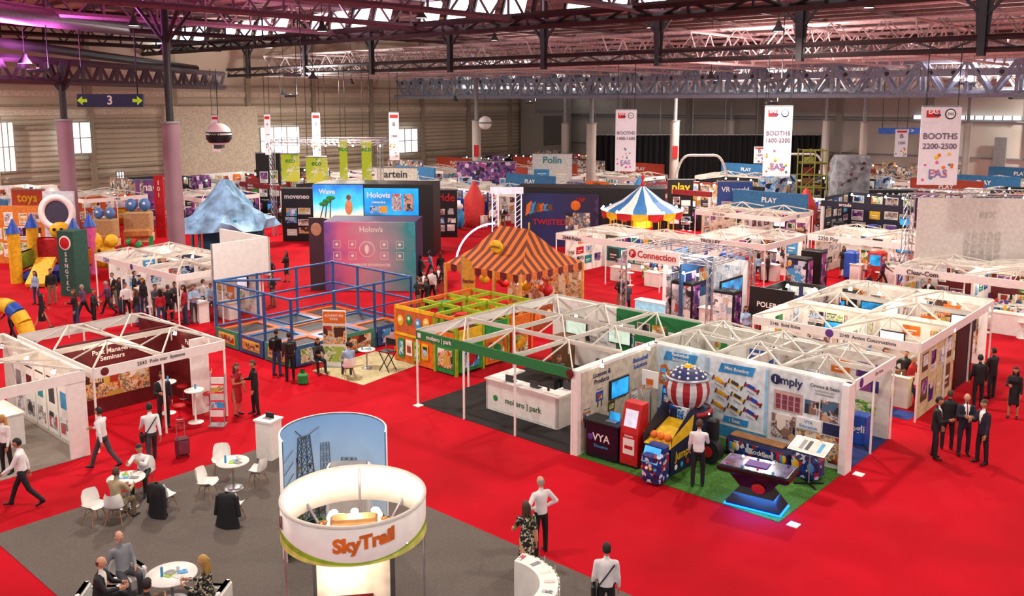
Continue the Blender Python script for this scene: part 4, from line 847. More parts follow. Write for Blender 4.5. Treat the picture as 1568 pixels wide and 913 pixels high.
m.bb(-.9,-.8,3.4,4.0,0,2.5,WHITE); m.sph((.06,.3,2.36),(.02,.12,.12),DRED,12)
spots(m,[(-1,3.8,2.4),(-2.5,3.8,2.4),(-3,1,2.4),(-3,3,2.4)])
m.build('exhibition_booth',LP+bx*.25,RG)
patch('grey_carpet',[LP+bx*-.1,LP+bx*-3.6,LP+bx*-3.6-ax*7,LP-ax*7+bx*-.1],carpet('g2','#958d84'))
m=MB(); frame(m,-6,0,-3.4,0,2.5,WHITE,.3,2,1); m.bb(-6,-.0,-.08,-.0,0,2.5,OFFW)
m.bb(-.06,0.02,-.5,0.02,0,2.5,WHITE); counter(m,-3,-1.2,1.6,.6,.95,WHITE); m.text('PROPS',.18,DRED,(-1,-3.46,2.35))
for i,x in enumerate((-.4,-1.25,-2.1,-2.95,-3.8,-4.65)): m.bb(x-.38,x+.38,-.12,-.08,.15,2.1,WHITE); m.bb(x-.2,x+.2,-.13,-.12,1.1,1.6,[RED,LBLUE,DGREY,TEAL,DRED,GREY][i]); m.bb(x-.28,x+.28,-.13,-.12,.3,.8,PB[4]); m.bb(x-.3,x+.3,-.13,-.12,1.85,1.9,DGREY)
spots(m,[(-1,-.4,2.4),(-3,-.4,2.4),(-5,-.4,2.4)]); m.build('exhibition_booth',LP+ax*-.05,RG)
pq=LP-ax*2+bx*2; plight(pq.x,pq.y,2.3,45); pq=LP-ax*2.5-bx*1.6; plight(pq.x,pq.y,2.3,45)
for u,v in ((258,632),(300,646)):
    m=MB(); m.lathe([(0,1.05),(.3,1.05),(.3,1.02),(.03,1.0),(.03,.03),(.24,0)],WHITE,n=20); m.cyl((0,.1,1.05),(0,.1,1.2),.03,LBLUE); m.build('high_bar_table',G(u,v))
for u,v in ((282,622),(322,634),(276,654)):
    m=MB(); stool(m,0,0,RED); m.build('bar_stool',G(u,v))
m=MB(); 
for k in range(5): m.bb(-.2,.2,-.02,.02,.3+k*.25,.5+k*.25,[WHITE,PB[0],OFFW,PB[1],WHITE][k],T(0,.05*k,0))
m.bar((-.22,0,0),(-.22,.25,1.6),.03,.03,SILVER); m.bar((.22,0,0),(.22,.25,1.6),.03,.03,SILVER); m.bb(-.25,.25,-.15,.25,0,.03,SILVER); m.build('brochure_rack',G(333,652))
o1=Vector((-20.4,43.3,0)); m=MB(); frame(m,0,8,0,4.2,2.6,WHITE,.28,3,2); booth_fill(m,0,3.9,0,4.1,rng,WHITE,pal=[WHITE,OFFW,LBLUE]); booth_fill(m,4,8,0,4.1,rng,WHITE,pal=[WHITE,OFFW,ORG]); m.bb(4.2,8.4,4.3,4.4,2.0,3.8,WHITE); m.bb(8.3,8.4,1.5,4.4,2.2,3.8,WHITE); m.beam((8.35,1.5,0),(8.35,1.5,3.8),.08,GREY); m.beam((4.2,4.35,0),(4.2,4.35,3.8),.08,GREY); m.text('1234',.3,BLUE,(1.3,-.07,2.46)); m.sph((3.9,-.06,2.46),(.14,.02,.14),PURP,12); m.build('exhibition_booth',o1,RG)
pq=o1+ax*4+bx*1.5; plight(pq.x,pq.y,2.3,70)
# ------------------------------------------------------------------ trampoline court
o=Vector((-12.3,36.4,0)); m=MB(); TB=mat('#245a94',.35); TO=mat('#c8682e',.6); W_=5.4;D_=6.0
m.bb(0,W_,0,D_,.0,.55,BLACK)
for i in range(3):
    for j in range(3):
        x0,x1=i*1.8,(i+1)*1.8;y0,y1=j*2,(j+1)*2; m.bb(x0+.25,x1-.25,y0+.25,y1-.25,.56,.58,DGREY); 
        for a in ((x0,x1,y0,y0+.24),(x0,x1,y1-.24,y1),(x0,x0+.24,y0+.24,y1-.24),(x1-.24,x1,y0+.24,y1-.24)): m.bb(a[0],a[1],a[2],a[3],.55,.63,[TO,TB][(i+j)%2] if (i+j)%4 else TO)
for j in range(4):
    for i in range(4):
        if i in(0,3) or j in(0,3): m.cyl((i*1.8,j*2,0),(i*1.8,j*2,2.7),.06,TB,n=10)
for z in (.75,1.7,2.65):
    m.cyl((0,0,z),(W_,0,z),.045,TB,n=8) if z>2 else None; m.cyl((0,D_,z),(W_,D_,z),.045,TB,n=8); m.cyl((0,0,z),(0,D_,z),.045,TB,n=8); m.cyl((W_,0,z),(W_,D_,z),.045,TB,n=8) if z>2 else None
m.cyl((0,0,1.7),(W_,0,1.7),.035,TB,n=8); m.cyl((W_,0,1.7),(W_,D_,1.7),.035,TB,n=8); m.cyl((0,0,2.65),(1.8,2,2.65),.05,TB,n=8)
TG=mat('#3a8a70')
for i in range(3): m.bb(i*1.8+.08,(i+1)*1.8-.08,-.08,-.02,.05,.75,[TG,TB,TG][i]); m.bb(i*1.8+.3,(i+1)*1.8-.3,-.1,-.08,.2,.6,YEL); m.bb(i*1.8+.35,(i+1)*1.8-.35,-.11,-.1,.26,.54,PB[1]); m.text('fun park',.18,DRED,(i*1.8+.9,-.12,.4))
for i in range(3): m.bb(W_+.02,W_+.08,i*2+.08,i*2+1.92,.05,.85,[TB,TG,TB][i]); m.bb(W_+.08,W_+.1,i*2+.3,i*2+1.7,.15,.7,PB[[2,1,0][i]])
net=mat('#2a3036',.8,alpha=.2)
for a in ([(0,D_,.6),(W_,D_,.6),(W_,D_,2.6),(0,D_,2.6)],[(0,0,.6),(0,D_,.6),(0,D_,2.6),(0,0,2.6)]): m.quad(a,net)
m.build('trampoline_court',o,RG)
patch('foam_tile_mat',[G(478,568),G(556,590),G(648,556),G(575,538)],mat('#c4b88c',.8))
m=MB(); m.bb(-.45,.45,-.02,.02,0.05,2.2,WHITE); m.bb(-.43,.43,-.03,-.02,1.7,2.15,ORG); m.bb(-.43,.43,-.03,-.02,.9,1.6,PB[1]); m.bb(-.43,.43,-.03,-.02,.2,.8,PB[2]); m.text('ADVENTURE\nPARK',.13,WHITE,(0,-.04,1.93)); m.bb(-.45,.45,-.15,.15,0,.05,SILVER); m.build('roll_up_banner',G(514,562)+Z1,-.1)
m=MB(); m.cyl((-.25,-.2,0),(.25,-.2,.75),.02,BLACK); m.cyl((.25,-.2,0),(-.25,-.2,.75),.02,BLACK); m.cyl((-.25,.2,0),(.25,.2,.75),.02,BLACK); m.cyl((.25,.2,0),(-.25,.2,.75),.02,BLACK); m.box((0,0,.76),(.5,.42,.03),BLACK); m.bb(-.25,.25,.19,.21,.95,1.2,BLACK); m.cyl((-.25,.2,.75),(-.25,.2,1.2),.015,SILVER); m.cyl((.25,.2,.75),(.25,.2,1.2),.015,SILVER); dch=m.build('directors_chair',G(594,568)+Z1,-.6)
cS=G(535,580)+Z1; chair(cS,200); P('seated_man_in_blue_shirt',cS,200,1.76,seat=.45,pose='sit',top=SHB,bot=TRG,hair=HB)
table(G(562,564)+Z1,.33)
cS=G(487,570)+Z1; chair(cS,30); P('seated_woman_in_black',cS,30,1.66,seat=.45,fem=True,pose='sit',top=BLACK,bot=SUIT,hair=HB,style='long')
m=MB(); m.rbox((0,0,.2),(.35,.3,.4),GREEN,b=.06); m.lathe([(.08,.4),(.09,.55),(.08,.4)],GREEN,n=10,sy=.2); m.build('gift_bag',G(464,588))
# ------------------------------------------------------------------ soft play maze
o=Vector((-4.5,34.0,0)); m=MB(); YG=mat('#98b020',.5)
for x in (0,1.1,2.2,3.3): 
    for y in (0,1.4,2.8,4.2): m.bb(x-.06,x+.06,y-.06,y+.06,0,2.2,ORG if x<.5 or y>3 else YG)
for z in (1.15,2.15):
    for x in (0,1.1,2.2,3.3): m.bb(x-.05,x+.05,0,4.2,z-.06,z+.06,YG if x else ORG)
    for y in (0,1.4,2.8,4.2): m.bb(0,3.3,y-.05,y+.05,z-.06,z+.06,YG if y else ORG)
m.bb(.05,2.15,-.06,-.02,.05,2.2,ORG); m.bb(.12,2.05,-.08,-.06,1.2,2.1,mat('#c85a2a'))
for i in range(4): m.bb(.2+i*.45,.55+i*.45,-.1,-.08,.2+(i%2)*.15,.95,[GREEN,WHITE,LGREEN,YEL][i]); m.bb(.26+i*.45,.49+i*.45,-.105,-.1,.3+(i%2)*.15,.85,PB[i%3])
for i,x in enumerate((.35,.85,1.35,1.8)): m.sph((x,-.09,1.65+.1*(i%2)),(.18,.02,.22),[YEL,GREEN,LBLUE,YEL][i],12); m.sph((x,-.11,1.7+.1*(i%2)),(.08,.01,.08),WHITE,8)
m.bb(.05,2.2,-.09,-.06,1.08,1.18,YEL); m.bb(.05,2.2,-.09,-.06,2.1,2.25,YEL)
for j in range(3):
    y=j*1.4; m.bb(3.3,3.36,y+.1,y+1.3,.1,1.1,[GREEN,ORG,RED][j]); m.bb(3.37,3.4,y+.3,y+1.1,.25,.95,PB[j]); m.bb(3.3,3.36,y+.1,y+1.3,1.3,1.7,[YEL,GREEN,ORG][j]); m.sph((3.4,y+.7,.6),(.02,.25,.25),[RED,GREEN,YEL][j],12)
m.bb(2.25,3.3,-.06,-.02,.05,1.1,GREEN); m.bb(2.4,3.15,-.08,-.06,.25,.95,PB[1]); m.bb(2.25,3.3,-.06,-.02,1.25,1.6,ORG)
m.bb(.1,3.2,.1,4.1,1.1,1.16,mat('#5a3418'))
for x,y in ((.6,2),(2.6,1),(1.6,3.2)): m.cyl((x,y,0),(x,y,2.1),.25,[YEL,RED,GREEN][int(y)%3],n=14)
m.build('soft_play_maze',o,RG)
# ------------------------------------------------------------------ striped tent
def stripes(name,c1,c2,sc,axis='X'):
    mt=bpy.data.materials.new(name); mt.use_nodes=True; nt=mt.node_tree; b=nt.nodes['Principled BSDF']; tc=nt.nodes.new('ShaderNodeTexCoord'); sx=nt.nodes.new('ShaderNodeSeparateXYZ')
    a=nt.nodes.new('ShaderNodeMath'); a.operation='MULTIPLY'; a.inputs[1].default_value=sc; f=nt.nodes.new('ShaderNodeMath'); f.operation='FRACT'; g=nt.nodes.new('ShaderNodeMath'); g.operation='GREATER_THAN'; g.inputs[1].default_value=.5
    mx=nt.nodes.new('ShaderNodeMix'); mx.data_type='RGBA'; mx.inputs[6].default_value=(*C(c1),1); mx.inputs[7].default_value=(*C(c2),1)
    nt.links.new(tc.outputs['Object'],sx.inputs[0]); nt.links.new(sx.outputs[axis],a.inputs[0]); nt.links.new(a.outputs[0],f.inputs[0]); nt.links.new(f.outputs[0],g.inputs[0]); nt.links.new(g.outputs[0],mx.inputs[0]); nt.links.new(mx.outputs[2],b.inputs['Base Color']); b.inputs['Roughness'].default_value=.8
    return mt
SX=stripes('canvas_stripe_x','#cc6c20','#6a2a1a',2.2,'X'); SY=stripes('canvas_stripe_y','#cc6c20','#6a2a1a',2.2,'Y'); OC=mat('#cc6c20')
m=MB(); a=2.3;b_=2.2;ez=2.6;pz=4.25
def sag(p,q,k): return tuple((p[i]+q[i])/2-(k if i==2 else 0) for i in range(3))
cs=[(-a,-b_,ez),(a,-b_,ez),(a,b_,ez),(-a,b_,ez)]; pk=[(-.9,0,pz),(.9,0,pz)]
ms=[sag(cs[0],pk[0],.2),sag(cs[1],pk[1],.2),sag(cs[2],pk[1],.2),sag(cs[3],pk[0],.2)]
allv=cs+pk+ms
m.add(allv,[(0,1,7,6),(6,7,5,4),(2,3,9,8),(8,9,4,5)],SX); m.add(allv,[(1,2,8,7),(7,8,5),(3,0,6,9),(9,6,4)],SY)
for i in range(12):
    x=-a+i*a/6; w_=a/6; m.add([(x,-b_-.02,ez),(x+w_,-b_-.02,ez),(x+w_,-b_-.02,ez-.25),(x+w_/2,-b_-.02,ez-.4),(x,-b_-.02,ez-.25)],[(0,4,3,2,1)],[OC,DRED][i%2])
    y=-b_+i*b_/6; w_=b_/6; m.add([(a+.02,y,ez),(a+.02,y+w_,ez),(a+.02,y+w_,ez-.25),(a+.02,y+w_/2,ez-.4),(a+.02,y,ez-.25)],[(0,1,2,3,4)],[OC,DRED][i%2])
for x in (-a,-a/3,a/3,a):
    for y in (-b_,b_): m.cyl((x,y,0),(x,y,ez),.08,mat('#d89a4a'),n=10)
CW_=mat('#9a4a26'); m.bb(-a,a,-b_,-b_+.1,0,.95,CW_); m.bb(a-.1,a,-b_,b_,0,.95,CW_); m.bb(-a,a,b_-.1,b_,0,2.4,PB[1]); m.bb(-a-.02,a+.02,-b_-.05,-b_+.15,.95,1.02,YEL)
for i in range(7): m.cyl((-a+.3+i*.65,-b_-.06,.1),(-a+.3+i*.65,-b_-.06,.9),.1,[YEL,RED,ORG][i%3],.14,n=8); m.sph((-a+.4+i*.65,.4*(i%2),1.6),.26,[YEL,ORG,RED,WHITE][i%4],10); m.sph((-a+.4+i*.65,-.5,2.0),.14,WHITE,8)
for j in range(6): m.sph((a+.03,-b_+.4+j*.75,.5),(.03,.25,.3),[YEL,ORG,SAND][j%3],10)
m.sph((0,-b_*.55,3.5),(.42,.08,.3),YEL,14); m.text('carnival',.2,DRED,(0,-b_*.55-.12,3.5)); m.cyl((-.9,0,pz),(-.9,0,pz+.3),.03,YEL); m.cyl((.9,0,pz),(.9,0,pz+.3),.03,YEL)
m.build('striped_carnival_tent',(.1,41,0),RG); plight(.1,40.6,2.3,110)
m=MB(); 
vs=[(-.3,0,.1),(.25,0,.1),(.3,0,2.4),(.1,0,3.1),(-.3,0,3.3)]; m.add(vs+[(x,.02,z) for x,y,z in vs],[(0,1,2,3,4),(9,8,7,6,5)],mat('#c88a28')); m.text('feather',.26,DRED,(0,-.02,2.2),sx=.7); m.cyl((-.32,0,0),(-.32,0,3.35),.02,SILVER); m.lathe([(0,.08),(.3,.04),(.3,0)],BLACK,n=16); m.build('feather_flag',(-1.9,38.6,0),-.2)
# ------------------------------------------------------------------ carousel
m=MB(); n=16; CW=mat('#e8e8e4'); CB=mat('#2f74b4')
def q(r,a,z): return (r*math.cos(a),r*math.sin(a),z)
for i in range(n):
    a0=2*PI*i/n;a1=2*PI*(i+1)/n; c_=[CW,CB][i%2]
    m.add([q(2.55,a0,3.25),q(2.55,a1,3.25),q(1.3,a1,3.85),q(1.3,a0,3.85)],[(0,1,2,3)],c_); m.add([q(1.3,a0,3.85),q(1.3,a1,3.85),q(.12,a1,4.75),q(.12,a0,4.75)],[(0,1,2,3)],c_)
    m.add([q(2.56,a0,3.25),q(2.56,a1,3.25),q(2.5,a1,2.9),q(2.5,(a0+a1)/2,2.75),q(2.5,a0,2.9)],[(0,1,2,3,4)],[RED,YEL][i%2])
    m.cyl(q(2.56,a0,3.3),q(2.5,a0,3.4),.06,GLOW,n=6)
    m.cyl(q(2.0,a0,.3),q(2.0,a0,3.2),.03,YEL,n=6)
    if i%2==0:
        M=Rz(a0)@T(2.0,0,1.2)@Rz(PI/2); m.sph((0,0,0),(.4,.14,.17),[WHITE,BROWN,OFFW,ORG][i//2%4],10,M=M); m.cyl((.3,0,.05),(.5,0,.4),.09,WHITE,.06,n=8,M=M); m.sph((.58,0,.42),(.15,.06,.07),WHITE,8,M=M); m.sph((0,0,.14),(.15,.15,.07),RED,8,M=M)
        for lx in (-.25,.25):
            for ly in (-.08,.08): m.cyl((lx,ly,-.1),(lx+.12,ly,-.5),.04,WHITE,.025,n=6,M=M)
m.lathe([(0,4.7),(.14,4.7),(.1,5.0),(.05,5.1),(.12,5.25),(0,5.6)],RED,n=12); m.lathe([(0,.3),(2.5,.3),(2.55,.25),(2.55,0)],DRED,n=32); m.lathe([(.7,.3),(.7,3.2)],YEL,n=12); m.lathe([(.72,1),(.72,2.2)],RED,n=12); m.lathe([(2.5,2.9),(0,3.1)],CREAM,n=24)
cx=pt(983,330,56).x; m.build('carousel',(cx,56,0)); plight(cx,54.6,2.6,180,(1,.7,.4),.3)
# ------------------------------------------------------------------ LED screen block and gradient wall
def at(u,Y): return pt(u,330,Y).x
x0,x1=at(480,58),at(665,58); m=MB(); w_=x1-x0
m.bb(0,w_,.1,3,0,4.7,BLACK); SB=gradm('beach_screen',['#e8d8a8','#3ac0e8','#1a70c8'],'Z',2.4,4.6,emit=.8,amp=.9)
m.bb(0,w_*.42,0,.1,2.45,4.65,SB); m.bb(w_*.43,w_*.88,0,.1,2.7,4.45,mat('#1a90e0',.3,emit=.8,noise=.3,scale=.6)); m.text('Holovis',.5,WHITE,(w_*.55,-.02,4.0)); m.text('immersive',.22,WHITE,(w_*.55,-.02,3.55)); m.bb(w_*.66,w_*.74,-.02,0,3.0,4.1,PB[4]); m.bb(w_*.76,w_*.84,-.02,0,3.0,4.1,PB[5]); m.bb(w_*.48,w_*.62,-.02,0,2.85,3.3,PB[0])
m.text('Wave',.45,WHITE,(w_*.12,-.02,4.2)); m.sph((w_*.3,-.01,3.2),(.25,.02,.5),mat('#c07a50',emit=.4),10); m.sph((w_*.3,-.02,3.85),(.16,.02,.18),mat('#7a4a30',emit=.3),10)
for k in range(3): m.cyl((w_*(.06+.04*k),-.02,2.5),(w_*(.09+.03*k),-.02,3.4+.2*k),.04,BROWN,n=5); m.sph((w_*(.09+.03*k),-.03,3.4+.2*k),(.3,.02,.15),GREEN,8)
m.build('led_screen_wall',(x0,58,0),-.08)
m=MB(); a=at(495,47);b_=at(636,47);w_=b_-a; GM=gradm('holo_print',['#6a4aa0','#d06a90','#c090a0','#3a9aa8','#1b8f93'],'X',0,w_,emit=.1)
m.bb(0,w_,0,.15,0,3.7,GM); m.bb(-.02,w_+.02,.15,2.5,0,3.72,mat('#2a1d4a')); m.text('Holov/s',.4,WHITE,(w_*.52,-.02,3.3)); 
for i in range(2):
    for j in range(2):
        for sx_ in (.14,.66):
            x=w_*(sx_+j*.17); z=2.5-i*.6; 
            for (xa,xb,za,zb_) in ((x-.2,x+.2,z+.18,z+.2),(x-.2,x+.2,z-.2,z-.18),(x-.2,x-.18,z-.2,z+.2),(x+.18,x+.2,z-.2,z+.2)): m.bb(xa,xb,-.02,-.01,za,zb_,WHITE)
            m.sph((x,-.02,z),(.09,.01,.09),WHITE,8)
m.sph((w_*.47,-.01,2.25),(.42,.01,.42),WHITE,20); m.sph((w_*.47,-.02,2.25),(.38,.01,.38),GM,20); m.sph((w_*.47,-.03,2.25),(.12,.01,.25),WHITE,10)
m.text('IMMERSIVE EXPERIENCES',.2,WHITE,(w_*.5,-.02,1.4)); m.bb(-.8,0,.0,.15,0,3.9,mat('#3a2030')); m.sph((-.4,-.02,3.3),(.3,.02,.35),mat('#b8886a'),12)
m.build('gradient_display_wall',(a,47,0),-.05)
m=MB(); a=at(792,62);b_=at(916,62);w_=b_-a; m.bb(0,w_,0,.2,0,3.7,gradm('race_print',['#121a3a','#1d2f6a','#4a2a6a','#281a3a'],'X',0,w_)); m.bb(-.1,w_+4.5,.2,3,0,4.1,BLACK); m.text('TWISTED',.55,RED,(w_*.4,-.02,1.7)); m.sph((w_*.72,-.02,2.9),(.35,.03,.35),ORG,14); m.text('DEF',.35,RED,(w_*.78,-.05,3.3))
for k in range(6):
    x=w_*(.1+.05*k); m.add([(x,-.02,2.1+.1*k),(x+.5,-.02,2.5),(x+.45,-.02,3.2-.05*k),(x+.1,-.02,2.9)],[(0,1,2,3)],[ORG,LBLUE,BROWN][k%3])
m.bb(w_*.6,w_*.9,-.02,0,1.2,2.4,PB[5]); m.build('race_game_display_wall',(a,62,0),-.15)
m=MB()
for dx in (-.7,.7):
    for a,b_ in ((-.18,-.18),(.18,-.18),(.18,.18),(-.18,.18)): m.cyl((dx+a,b_,0),(dx+a,b_,4.6),.035,mat('#d8d0e8',emit=.8),n=6)
    for k in range(15): m.beam((dx-.18,-.18,k*.3),(dx+.18,-.18,k*.3+.3),.03,WHITE)
m.bb(-1,1,-.3,.3,4.5,4.85,mat('#e8d8e4',emit=.5)); m.bb(-1.1,1.1,-.5,.5,0,.4,WHITE); m.rbox((0,-.2,1.3),(.8,.5,.5),RED,b=.1)
NV=mat('#d8c8ff',emit=2)
for k in range(10):
    a0=PI/2+k*PI/20;a1=a0+PI/20; m.cyl((-.7+2.4*math.cos(a0),-.3,.1+2.6*math.sin(a0)),(-.7+2.4*math.cos(a1),-.3,.1+2.6*math.sin(a1)),.06,NV,n=6)
m.build('drop_tower_ride',(at(776,54),54,0))
# black branded wall at centre-left distance
for (u0,u1,Y,zh,c_,tx,tc_) in [(395,432,78,5.6,BLACK,'',WHITE),(432,480,64,3.9,BLACK,'moveneo',WHITE),(668,700,66,3.6,mat('#15151c'),'ride',RED),(1098,1150,66,4.2,mat('#2a4f9a'),'VR world',WHITE),(1022,1060,70,4.0,BLACK,'play',YEL),(1330,1400,66,3.6,mat('#15151c'),'GAMES',WHITE),(1490,1560,60,3.7,mat('#20386a'),'splash',WHITE),(210,262,72,3.8,mat('#7a4a8a'),'magic',WHITE),(20,70,66,3.6,mat('#b84a2a'),'toys',YEL),(815,875,84,5.2,mat('#d8d8d8'),'Polin',TEAL),(700,790,82,4.6,PB[3],'',WHITE),(575,640,80,4.2,mat('#e4dccf'),'artein',DGREY),(1160,1215,76,3.9,PB[0],'',WHITE)]:
    a=at(u0,Y);w_=at(u1,Y)-a; m=MB(); m.bb(0,w_,0,.25,0,zh,c_); m.bb(-.05,w_+.05,-.03,.28,zh-.08,zh,GREY)
    if tx: m.text(tx,.9,tc_,(w_/2,-.04,zh-.65),width=w_*.8)
    m.prints((.1,0,.4),(1,0,0),w_-.2,zh-1.8,6,[WHITE,OFFW,LBLUE],(0,-1,0),rng); m.build('display_backwall',(a,Y,0),-.06)
# ------------------------------------------------------------------ truss booth with red lettering
o=Vector((5.1,40.2,0)); m=MB(); w_=4.4;d_=3.8;h=3.25
def tr(m,p,q,mt=SILVER,s=.22):
    p=Vector(p);q=Vector(q);d=(q-p).normalized();a=d.orthogonal().normalized()*s/2;b=d.cross(a);n=max(2,int((q-p).length/.4))
    cs=[a+b,a-b,-a-b,-a+b]
    for c_ in cs: m.cyl(p+c_,q+c_,.022,mt,n=5)
    for i in range(n):
        A=p+(q-p)*(i/n);Bq=p+(q-p)*((i+1)/n)
        for k in range(4): m.beam(A+cs[k],Bq+cs[(k+1)%4],.018,mt)
for x in (0,w_):
    for y in (0,d_): tr(m,(x,y,0),(x,y,h))
for p_,q_ in (((0,0,h),(w_,0,h)),((0,d_,h),(w_,d_,h)),((0,0,h),(0,d_,h)),((w_,0,h),(w_,d_,h)),((w_/2,0,h),(w_/2,d_,h))): tr(m,p_,q_)
m.bb(.3,3.0,-.2,-.15,h-.3,h+.28,WHITE); m.text('Connection',.42,RED,(1.85,-.22,h),width=2.1); m.sph((.58,-.2,h),(.2,.03,.2),RED,14); m.text('P',.3,WHITE,(.58,-.25,h))
m.bb(0,w_,d_-.5,d_-.4,0,2.9,WHITE); m.bb(.3,w_-.3,d_-.52,d_-.5,.3,2.6,PB[6]); m.bb(.5,2.2,d_-.54,d_-.52,1.2,2.3,PB[5]); m.bb(2.6,2.7,.5,d_-.5,0,2.9,mat('#2a5a8a')); m.prints((2.7,.6,.4),(0,1,0),2.4,2.2,4,[NAVY,WHITE],(1,0,0)); m.bb(2.0,2.05,.4,1.4,.4,2.4,PB[4]); counter(m,1.2,.6,1.6,.5,1.0,mat('#9adcf4',emit=.4)); counter(m,3.7,1.2,.6,.6,1.0,WHITE); m.bb(w_-.1,w_-.04,1,3,.6,2.3,BLACK); m.bb(w_-.04,w_-.02,1.1,2.9,1.3,2.2,SCRB); m.text('FOLLOW US',.25,WHITE,(w_-.01,2.0,1.0),PI/2)
spots(m,[(x*.7+.4,-.15,h-.5) for x in range(6)]); m.build('truss_exhibition_booth',o,RG); pq=o+ax*1.3+bx*1.8; plight(pq.x,pq.y,2.8,110,(.9,.95,1)); pq=o+ax*3.6+bx*.8; plight(pq.x,pq.y,2.9,60,(.9,.95,1))
# tall display kiosks beside it
for u,v,mt_,hh in ((1222,462,PB[0],2.3),(1243,452,BLACK,2.4),(1048,500,PB[4],2.1),(1110,512,PB[6],2.0)):
    m=MB(); m.rbox((0,0,hh/2),(1.1,.7,hh),BLACK,b=.05); m.bb(-.48,.48,-.37,-.355,.5,hh-.15,mt_); m.bb(.555,.565,-.28,.28,.5,hh-.15,PB[3]); m.bb(-.6,.6,-.4,.4,0,.06,DGREY); m.build('tall_display_kiosk',G(u,v),RG)
# ------------------------------------------------------------------ right block
o=Vector((8.5,30.8,0)); m=MB(); frame(m,0,5.6,0,8.4,2.55,WHITE,.3,2,3); 
booth_fill(m,0,2.7,0,4,rng,WHITE,pal=[WHITE,OFFW,BROWN,LBLUE]); booth_fill(m,2.8,5.5,0,4,rng,WHITE,pal=[WHITE,OFFW,BROWN,ORG]); booth_fill(m,0,2.7,4.2,8.3,rng,OFFW,pal=[WHITE,TEAL]); booth_fill(m,2.8,5.5,4.2,8.3,rng,WHITE,pal=[WHITE,ORG,OFFW])
m.text('2146  Bold Rides',.16,DGREY,(1.2,-.06,2.4)); m.text('2140  Amlon Constructions',.16,DGREY,(4.0,-.06,2.4)); m.text('2142  COOL THINGS',.2,DGREY,(1.5,4.05,2.4)); m.bb(5.5,5.55,.3,3.9,0,2.3,SAND); m.prints((5.55,.4,.3),(0,1,0),3.3,1.9,8,[BROWN,SAND,WHITE],(1,0,0),rng); m.bb(5.5,5.55,4.2,6.2,0,2.3,BLACK); m.sph((2.75,-.06,2.4),(.14,.02,.14),PURP,12)
for k in range(7): x=.5+k*.7; m.cyl((x,.3,0),(x,.3,.5),.05,BLACK,n=6); m.sph((x,.3,.75),(.16,.14,.25),[BROWN,RED,SAND,DGREY][k%4],8)
m.build('exhibition_booth',o,RG)
pp=o+ax*1.5+bx*1.5; plight(pp.x,pp.y,2.3,55); pp=o+ax*4.2+bx*1.5; plight(pp.x,pp.y,2.3,55); pp=o+ax*3+bx*5.6; plight(pp.x,pp.y,2.3,70)
for (u,v,w_,d_,tx,wl,sg) in [(1372,408,6.5,4,'Clear-Com',WHITE,1),(1478,420,7,5,'Altsound',WHITE,1),(1150,437,3.4,3.0,'POLERCOAT',BLACK,0),(852,357,7.0,4.5,'2044 Rides',WHITE,1),(1060,362,4.4,5,'TROLLEY',WHITE,1),(1238,358,6.0,4.5,'2250 Play',OFFW,1)]:
    p=G(u,v,2.5); p.z=0; m=MB()
    if sg: frame(m,0,w_,0,d_,2.5,WHITE,.34,2,2)
    else: m.bb(.0,1.9,-.1,0,1.2,2.5,BLACK)
    booth_fill(m,.1,w_-.1,.1,d_-.1,rng,wl,2.3,10); m.text(tx,.3,BLACK if sg else WHITE,(1.2,-.12,2.33 if sg else 1.8),width=1.9)
    if tx in('TROLLEY','2250 Play'): m.rbox((w_*.6,1.0,.9),(.9,.7,1.8),mat('#c02a20'),b=.1); m.rbox((w_*.35,1.2,.8),(.7,.7,1.6),BLUE,b=.1); m.bb(w_*.6-.3,w_*.6+.3,.63,.65,1.0,1.6,SCRB)
    m.build('exhibition_booth',p,RG); pq=p+ax*w_*.5+bx*d_*.4; plight(pq.x,pq.y,2.2,45)
m=MB(); a=at(1405,43); m.bb(0,9,0,.08,.6,5.4,mat('#cec6c0',.7,noise=.04)); 
LG=mat('#b8b0aa'); 
for k in range(3): 
    for i in range(5): m.add([(2.2+i*.35,-.012,2.3+.5*k),(2.45+i*.35,-.012,2.3+.5*k),(2.5+i*.35,-.012,2.7+.5*k),(2.33+i*.35,-.012,2.85+.5*k),(2.2+i*.35,-.012,2.7+.5*k)],[(0,1,2,3,4)],LG)
for x in (-.35,9.2): tr(m,(x,.2,0),(x,.2,5.6),SILVER,.35)
tr(m,(-.35,.2,5.6),(9.2,.2,5.6),SILVER,.3)
m.text('REX',.4,LG,(3.2,-.012,4.6)); m.build('fabric_screen_wall',(a,43,0),-.12)
m=MB(); SCY=mat('#8a8a3a',.5)
for x in (0,1,2):
    for y in (0,1.2): m.cyl((x,y,0),(x,y,6.2),.06,SCY,n=6)
for k in range(7):
    for y in (0,1.2): m.cyl((0,y,k*1.0+.1),(2,y,k*1.0+.1),.05,SCY,n=6)
    m.cyl((0,0,k),(1,0,k+.9) if k<6 else (1,0,k),.03,SCY,n=5)
    if k%2: m.bb(0,2,0,1.2,k*1.0,k*1.0+.04,BROWN)
    m.bb(.1,.9,.02,.06,k*.85,k*.85+.5,[SCY,BROWN,DRED][k%3])
m.build('scaffold_tower',(at(1225,72),72,0),.0)
m=MB(); 
def rock(x,y,z): 
    k=1+.12*math.sin(9*x+3*z)*math.cos(7*y+5*z); return (max(-.75,min(.75,x*1.3))*k,max(-.75,min(.75,y*1.3))*k,max(-.9,min(.9,z*1.25)))
m.sph((0,0,3.0),(1.6,1.2,3.3),mat('#8f9096',.9,noise=.3,scale=2),22,fn=rock)
for i in range(24): m.sph((random.uniform(-1,1),-1.0,random.uniform(.5,5.5)),.1,random.choice([DGREY,GREY,BLACK,DRED]),6)
m.build('climbing_rock',(at(1298,68),68,0))
m=MB(); n=60; vs=[];fs=[]; a,b_=at(910,99),at(1252,99)
